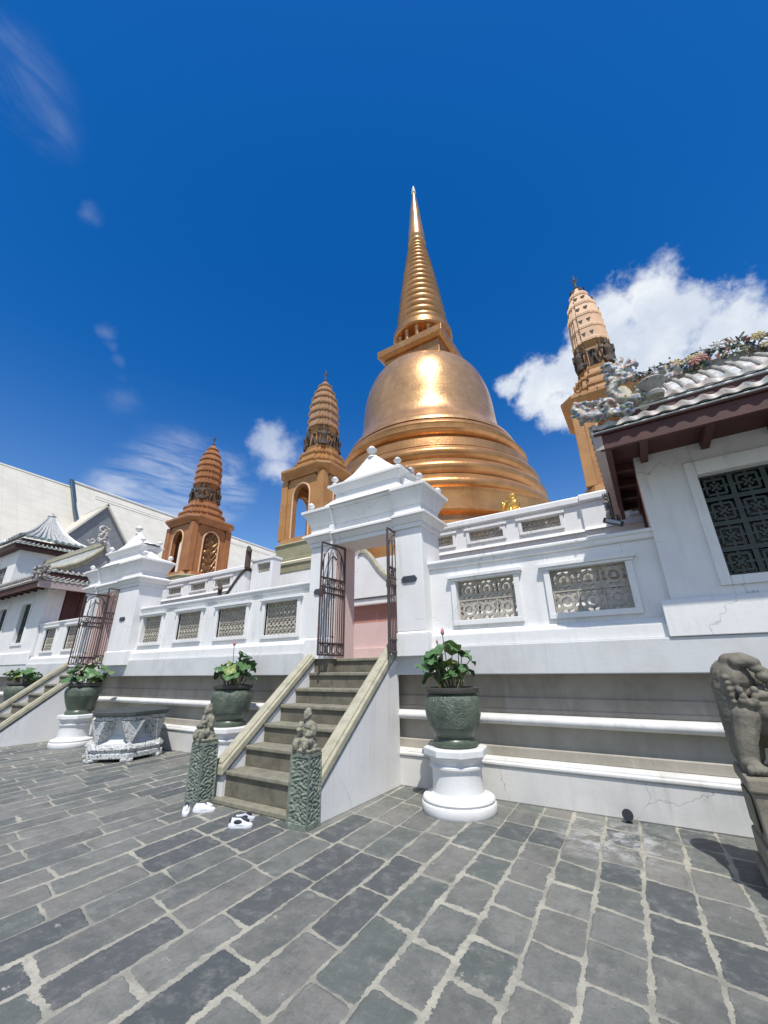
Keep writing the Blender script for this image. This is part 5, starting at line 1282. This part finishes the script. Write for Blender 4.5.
# eave corner dragon
mb = MB(); x0, y0, z0 = pR['ex']-.02, pR['ey']-.02, pR['z0']+.08
mb.tube([(x0+.45, y0+.04, z0+.06), (x0+.28, y0, z0+.12), (x0+.12, y0-.03, z0+.10), (x0-.02, y0-.04, z0+.14), (x0-.10, y0-.05, z0+.26), (x0-.06, y0-.05, z0+.36)], [.03, .06, .07, .065, .05, .03], n=9)
curl(mb, (x0+.22, y0-.04, z0+.20), .10, 1.2, 0, 'xz', .032); curl(mb, (x0+.02, y0-.05, z0+.24), .10, 1.1, PI, 'xz', .03, -1)
ornament_cluster(mb, (x0+.06, y0-.03, z0+.20), (.20, .05, .13), 90, rnd, .032); ornament_cluster(mb, (x0+.38, y0+.0, z0+.12), (.10, .04, .07), 30, rnd, .035)
BR(mb, 'eave_dragon', 'ceramic', remesh=.012)
mb = MB(); ornament_cluster(mb, (pR['ex']-.02, pR['yb2']-.15, pR['z0']-.02), (.07, .20, .22), 110, rnd, .045); BR(mb, 'rear_corner_ornament', 'ceramic')
mb = MB(); rnd2 = random.Random(3)
for k in range(11):
    p0 = Vector((pR['ex']-.15+1.3*rnd2.random(), pR['ey']+.1, pR['z0']+.50)); p1 = p0+Vector((rnd2.uniform(-.15, .15), 0, rnd2.uniform(.05, .35)))
    mb.tube([p0, p1], .0012, n=4); mb.ell(p1, .011, n=6, m=5)
BR(mb, 'wire_pearls', 'darkfig')

# left pavilion: concave ridge with dragon, upper storey
rnd = random.Random(9)
xr = pL['t2x']+.20; rz_ = pL['rz']
mb = MB(); ornament_cluster(mb, (xr, 6.82, rz_+.30), (.10, .14, .28), 80, rnd, .07); curl(mb, (xr-.05, 6.72, rz_+.52), .17, 1.1, 0, 'yz', .055); curl(mb, (xr-.05, 6.45, rz_+.02), .14, 1.0, PI, 'yz', .05)
mb.tube([(xr, 6.9, rz_+.2), (xr-.02, 7.05, rz_-.15), (xr-.04, 7.2, rz_-.45)], [.10, .11, .08], n=8)
BL(mb, 'ridge_dragon', 'ceramic_pale')
mb = MB(); mb.box(pL['t2x']+.3, pL['W'], 6.92, 7.08, rz_-.03, rz_+.16); BL(mb, 'ridge', 'cap')
mb = MB(); ornament_cluster(mb, (pL['ex']+.15, pL['ey']+.05, pL['z0']+.28), (.30, .12, .22), 120, rnd, .07); BL(mb, 'corner_ornament', 'ceramic')

g = thing('drum_tower', 'upper storey of the left pavilion with pyramid roof of blue and white tiles', 'tower', (-26, 8.6, 1.66)); L0 = g.location.copy()
def BT(mb, n, m, **k):
    return put(mb, n, m, g, L0, **k)
TX1, TX0, TY0, TY1 = -22.75, -25.5, 5.95, 8.2
mb = MB(); pierced(mb, TX0, TX1, 1.7, 6.62, [(-25.1, -23.7, 5.0, 6.0)], TY0, TY0+.2); mb.box(TX1-.2, TX1, TY0+.201, TY1, 1.7, 6.62); mb.box(TX0, TX0+.2, TY0+.201, TY1, 1.7, 6.62); BT(mb, 'wall', 'white')
mb = MB(); fret(mb, -25.1, -23.7, 5.0, 6.0, TY0+.08, 3, 2, .05); BT(mb, 'window_lattice', 'gable')
mb = MB(); mb.box(TX0+.2, TX1-.2, TY0+.21, TY0+.25, 4.9, 6.2); BT(mb, 'dark_room', 'dark')
mb = MB(); mb.box(TX0-.3, TX1+.28, TY0-.28, TY1+.25, 6.63, 6.78); mb.box(TX0, TX1+.08, TY0-.08, TY1, 6.99, 7.14); BT(mb, 'fascia', 'redwood')
ax, ay, az_ = -24.1, 7.1, 8.75
tiled_slope(BT, (TX0-.35, TY0-.35, 6.83), (TX1+.35, TY0-.35, 6.83), (TX1+.1, TY0-.05, 7.0), (TX0, TY0-.05, 7.0), .2)
tiled_slope(BT, (TX1+.35, TY1+.3, 6.83), (TX1+.35, TY0-.35, 6.83), (TX1+.1, TY0-.05, 7.0), (TX1+.1, TY1, 7.0), .2)
def concave(BT, a, b, apex, n=6):
    # curved pyramid face in rows
    a, b, apex = Vector(a), Vector(b), Vector(apex); mb = MB(); vs = []; fs = []; N = 10
    prof = [(0, 0), (.18, .09), (.36, .21), (.54, .37), (.72, .58), (.88, .80), (1, 1)]
    def pt(u, k):
        t_, h = prof[k]; base = a.lerp(b, u); q = base.lerp(apex, t_*.90); q.z = base.z+(apex.z-base.z)*h*.95; return q
    vs = [pt(0, k) for k in range(7)]+[pt(1, k) for k in range(7)]
    for k in range(6): fs.append((k, k+1, 8+k, 7+k))
    mb.add(vs, fs); BT(mb, 'roof_deck', 'bluetile')
    mb = MB()
    for i in range(N+1): mb.tube([pt(i/N, k)+Vector((0, 0, .05)) for k in range(7)], [.085*(1-.6*k/6) for k in range(7)], n=6)
    BT(mb, 'roof_tiles', 'rooftile')
concave(BT, (TX1+.25, TY1+.15, 7.17), (TX1+.25, TY0-.22, 7.17), (ax, ay, az_)); concave(BT, (TX0-.2, TY0-.22, 7.17), (TX1+.25, TY0-.22, 7.17), (ax, ay, az_))
mb = MB(); mb.lathe([(.18, 0), (.20, .07), (.12, .11), (.12, .22), (.19, .27), (.17, .33), (.07, .37), (.07, .43), (.01, .5)], ax, ay, az_-.22, n=16); BT(mb, 'roof_finial', 'ceramic_pale')

# floodlight on a bracket below the right eave
g = thing('floodlight', 'slim black floodlight on a bracket under the right pavilion eave', 'lamp', (-.05, 6.0, 3.45))
xf = Matrix.Rotation(R(25), 4, 'Y')
mb = MB(); mb.box(-.12, .12, -.03, .03, -.085, -.02, xf=xf); mb.build('housing', 'black', g, bevel=.004)
mb = MB(); mb.box(-.09, .09, -.036, -.031, -.075, -.03, xf=xf); mb.build('lens', 'lens', g)
mb = MB(); mb.tube([(0, 0, -.03), (0, 0, .10), (0, .0, .38)], .012); mb.build('bracket', 'black', g)
g.location = (-.075, 6.0, 3.35)

# ------------------------------------------------------------------ great hall with pale roof
g = thing('great_hall', 'large temple hall with broad pale tiled roof behind the left pavilion', 'temple hall', (-38, 20, 0)); L0 = g.location.copy()
def BH(mb, n, m, **k):
    return put(mb, n, m, g, L0, **k)
def sheet(mb, a, b, c, d_, th=.25):
    a, b, c, d_ = map(Vector, (a, b, c, d_)); n = (b-a).cross(d_-a).normalized()*th
    mb.add([a-n, b-n, c-n, d_-n, a, b, c, d_], [(0, 3, 2, 1), (4, 5, 6, 7), (0, 1, 5, 4), (1, 2, 6, 5), (2, 3, 7, 6), (3, 0, 4, 7)])
def rx_(y): return -37.2-(y-8)*.1
YB = 11.7; ZR = 16.15
mb = MB(); sheet(mb, (rx_(YB)+7.5, YB, 7.6), (rx_(60)+7.5, 60, 7.6), (rx_(60), 60, ZR), (rx_(YB), YB, ZR)); BH(mb, 'upper_roof', 'hallroof')
mb = MB(); sheet(mb, (rx_(-12)+7.2, -12, 6.9), (rx_(YB)+7.2, YB+.2, 6.9), (rx_(YB), YB+.2, ZR-.42), (rx_(-12), -12, ZR-.42)); BH(mb, 'lower_roof', 'hallroof')
mb = MB(); sheet(mb, (rx_(-12), -12, ZR-.5), (rx_(60), 60, ZR-.05), (rx_(60)-7.5, 60, 7.6), (rx_(-12)-7.5, -12, 7.4)); BH(mb, 'rear_roof', 'hallroof')
mb = MB(); pr = [(rx_(YB)-.05, ZR+.16), (rx_(YB)+.3, ZR-.10), (rx_(YB)+2.4, 13.2), (rx_(YB)+4.8, 10.45), (rx_(YB)+7.6, 7.5)]
for (a, b), (c, e) in zip(pr, pr[1:]):
    mb.add([(a, YB-.22, b-.28), (c, YB-.22, e-.28), (c, YB+.06, e-.28), (a, YB+.06, b-.28), (a, YB-.22, b+.12), (c, YB-.22, e+.12), (c, YB+.06, e+.12), (a, YB+.06, b+.12)], [(0, 3, 2, 1), (4, 5, 6, 7), (0, 1, 5, 4), (1, 2, 6, 5), (2, 3, 7, 6), (3, 0, 4, 7)])
BH(mb, 'bargeboard', 'barge', bevel=.03)
mb = MB(); mb.box(-44, -31.5, -10, 58, 0, 7.4); BH(mb, 'wall', 'white')
mb = MB(); mb.tube([(rx_(YB)+.05, YB, ZR+.05), (rx_(60)+.05, 60, ZR+.05)], .12, n=8); mb.tube([(rx_(YB)+.9, YB+1.5, ZR-.92), (rx_(60)+.9, 60, ZR-.92)], .05, n=6); BH(mb, 'ridge_line', 'white_r')
# transverse gable
ap = Vector((-31.5, 12.2, 12.75)); 
mb = MB(); yl, yr = 9.9, 14.6; zb = 9.6
mb.add([(-31.4, yl, zb), (-31.4, yr, zb), (-31.4, ap.y, ap.z), (-31.6, yl, zb), (-31.6, yr, zb), (-31.6, ap.y, ap.z)], [(0, 1, 2), (5, 4, 3), (0, 3, 4, 1), (1, 4, 5, 2), (2, 5, 3, 0)]); BH(mb, 'transverse_gable', 'gable')
mb = MB(); sheet(mb, (-31.2, yr+.3, zb-.3), (-37, yr+.3, zb-.3), (-37, ap.y, ap.z+.15), (-31.2, ap.y, ap.z+.15), .12); sheet(mb, (-37, yl-.3, zb-.3), (-31.2, yl-.3, zb-.3), (-31.2, ap.y, ap.z+.151), (-37, ap.y, ap.z+.151), .12); BH(mb, 'transverse_roof', 'hallroof')

# ------------------------------------------------------------------ render settings
sc = bpy.context.scene
sc.view_settings.view_transform = 'Standard'; sc.view_settings.look = 'None'; sc.view_settings.gamma = 1; sc.view_settings.use_curve_mapping = False
sc.view_settings.exposure = 0.08
sc.render.resolution_x = 768; sc.render.resolution_y = 1024
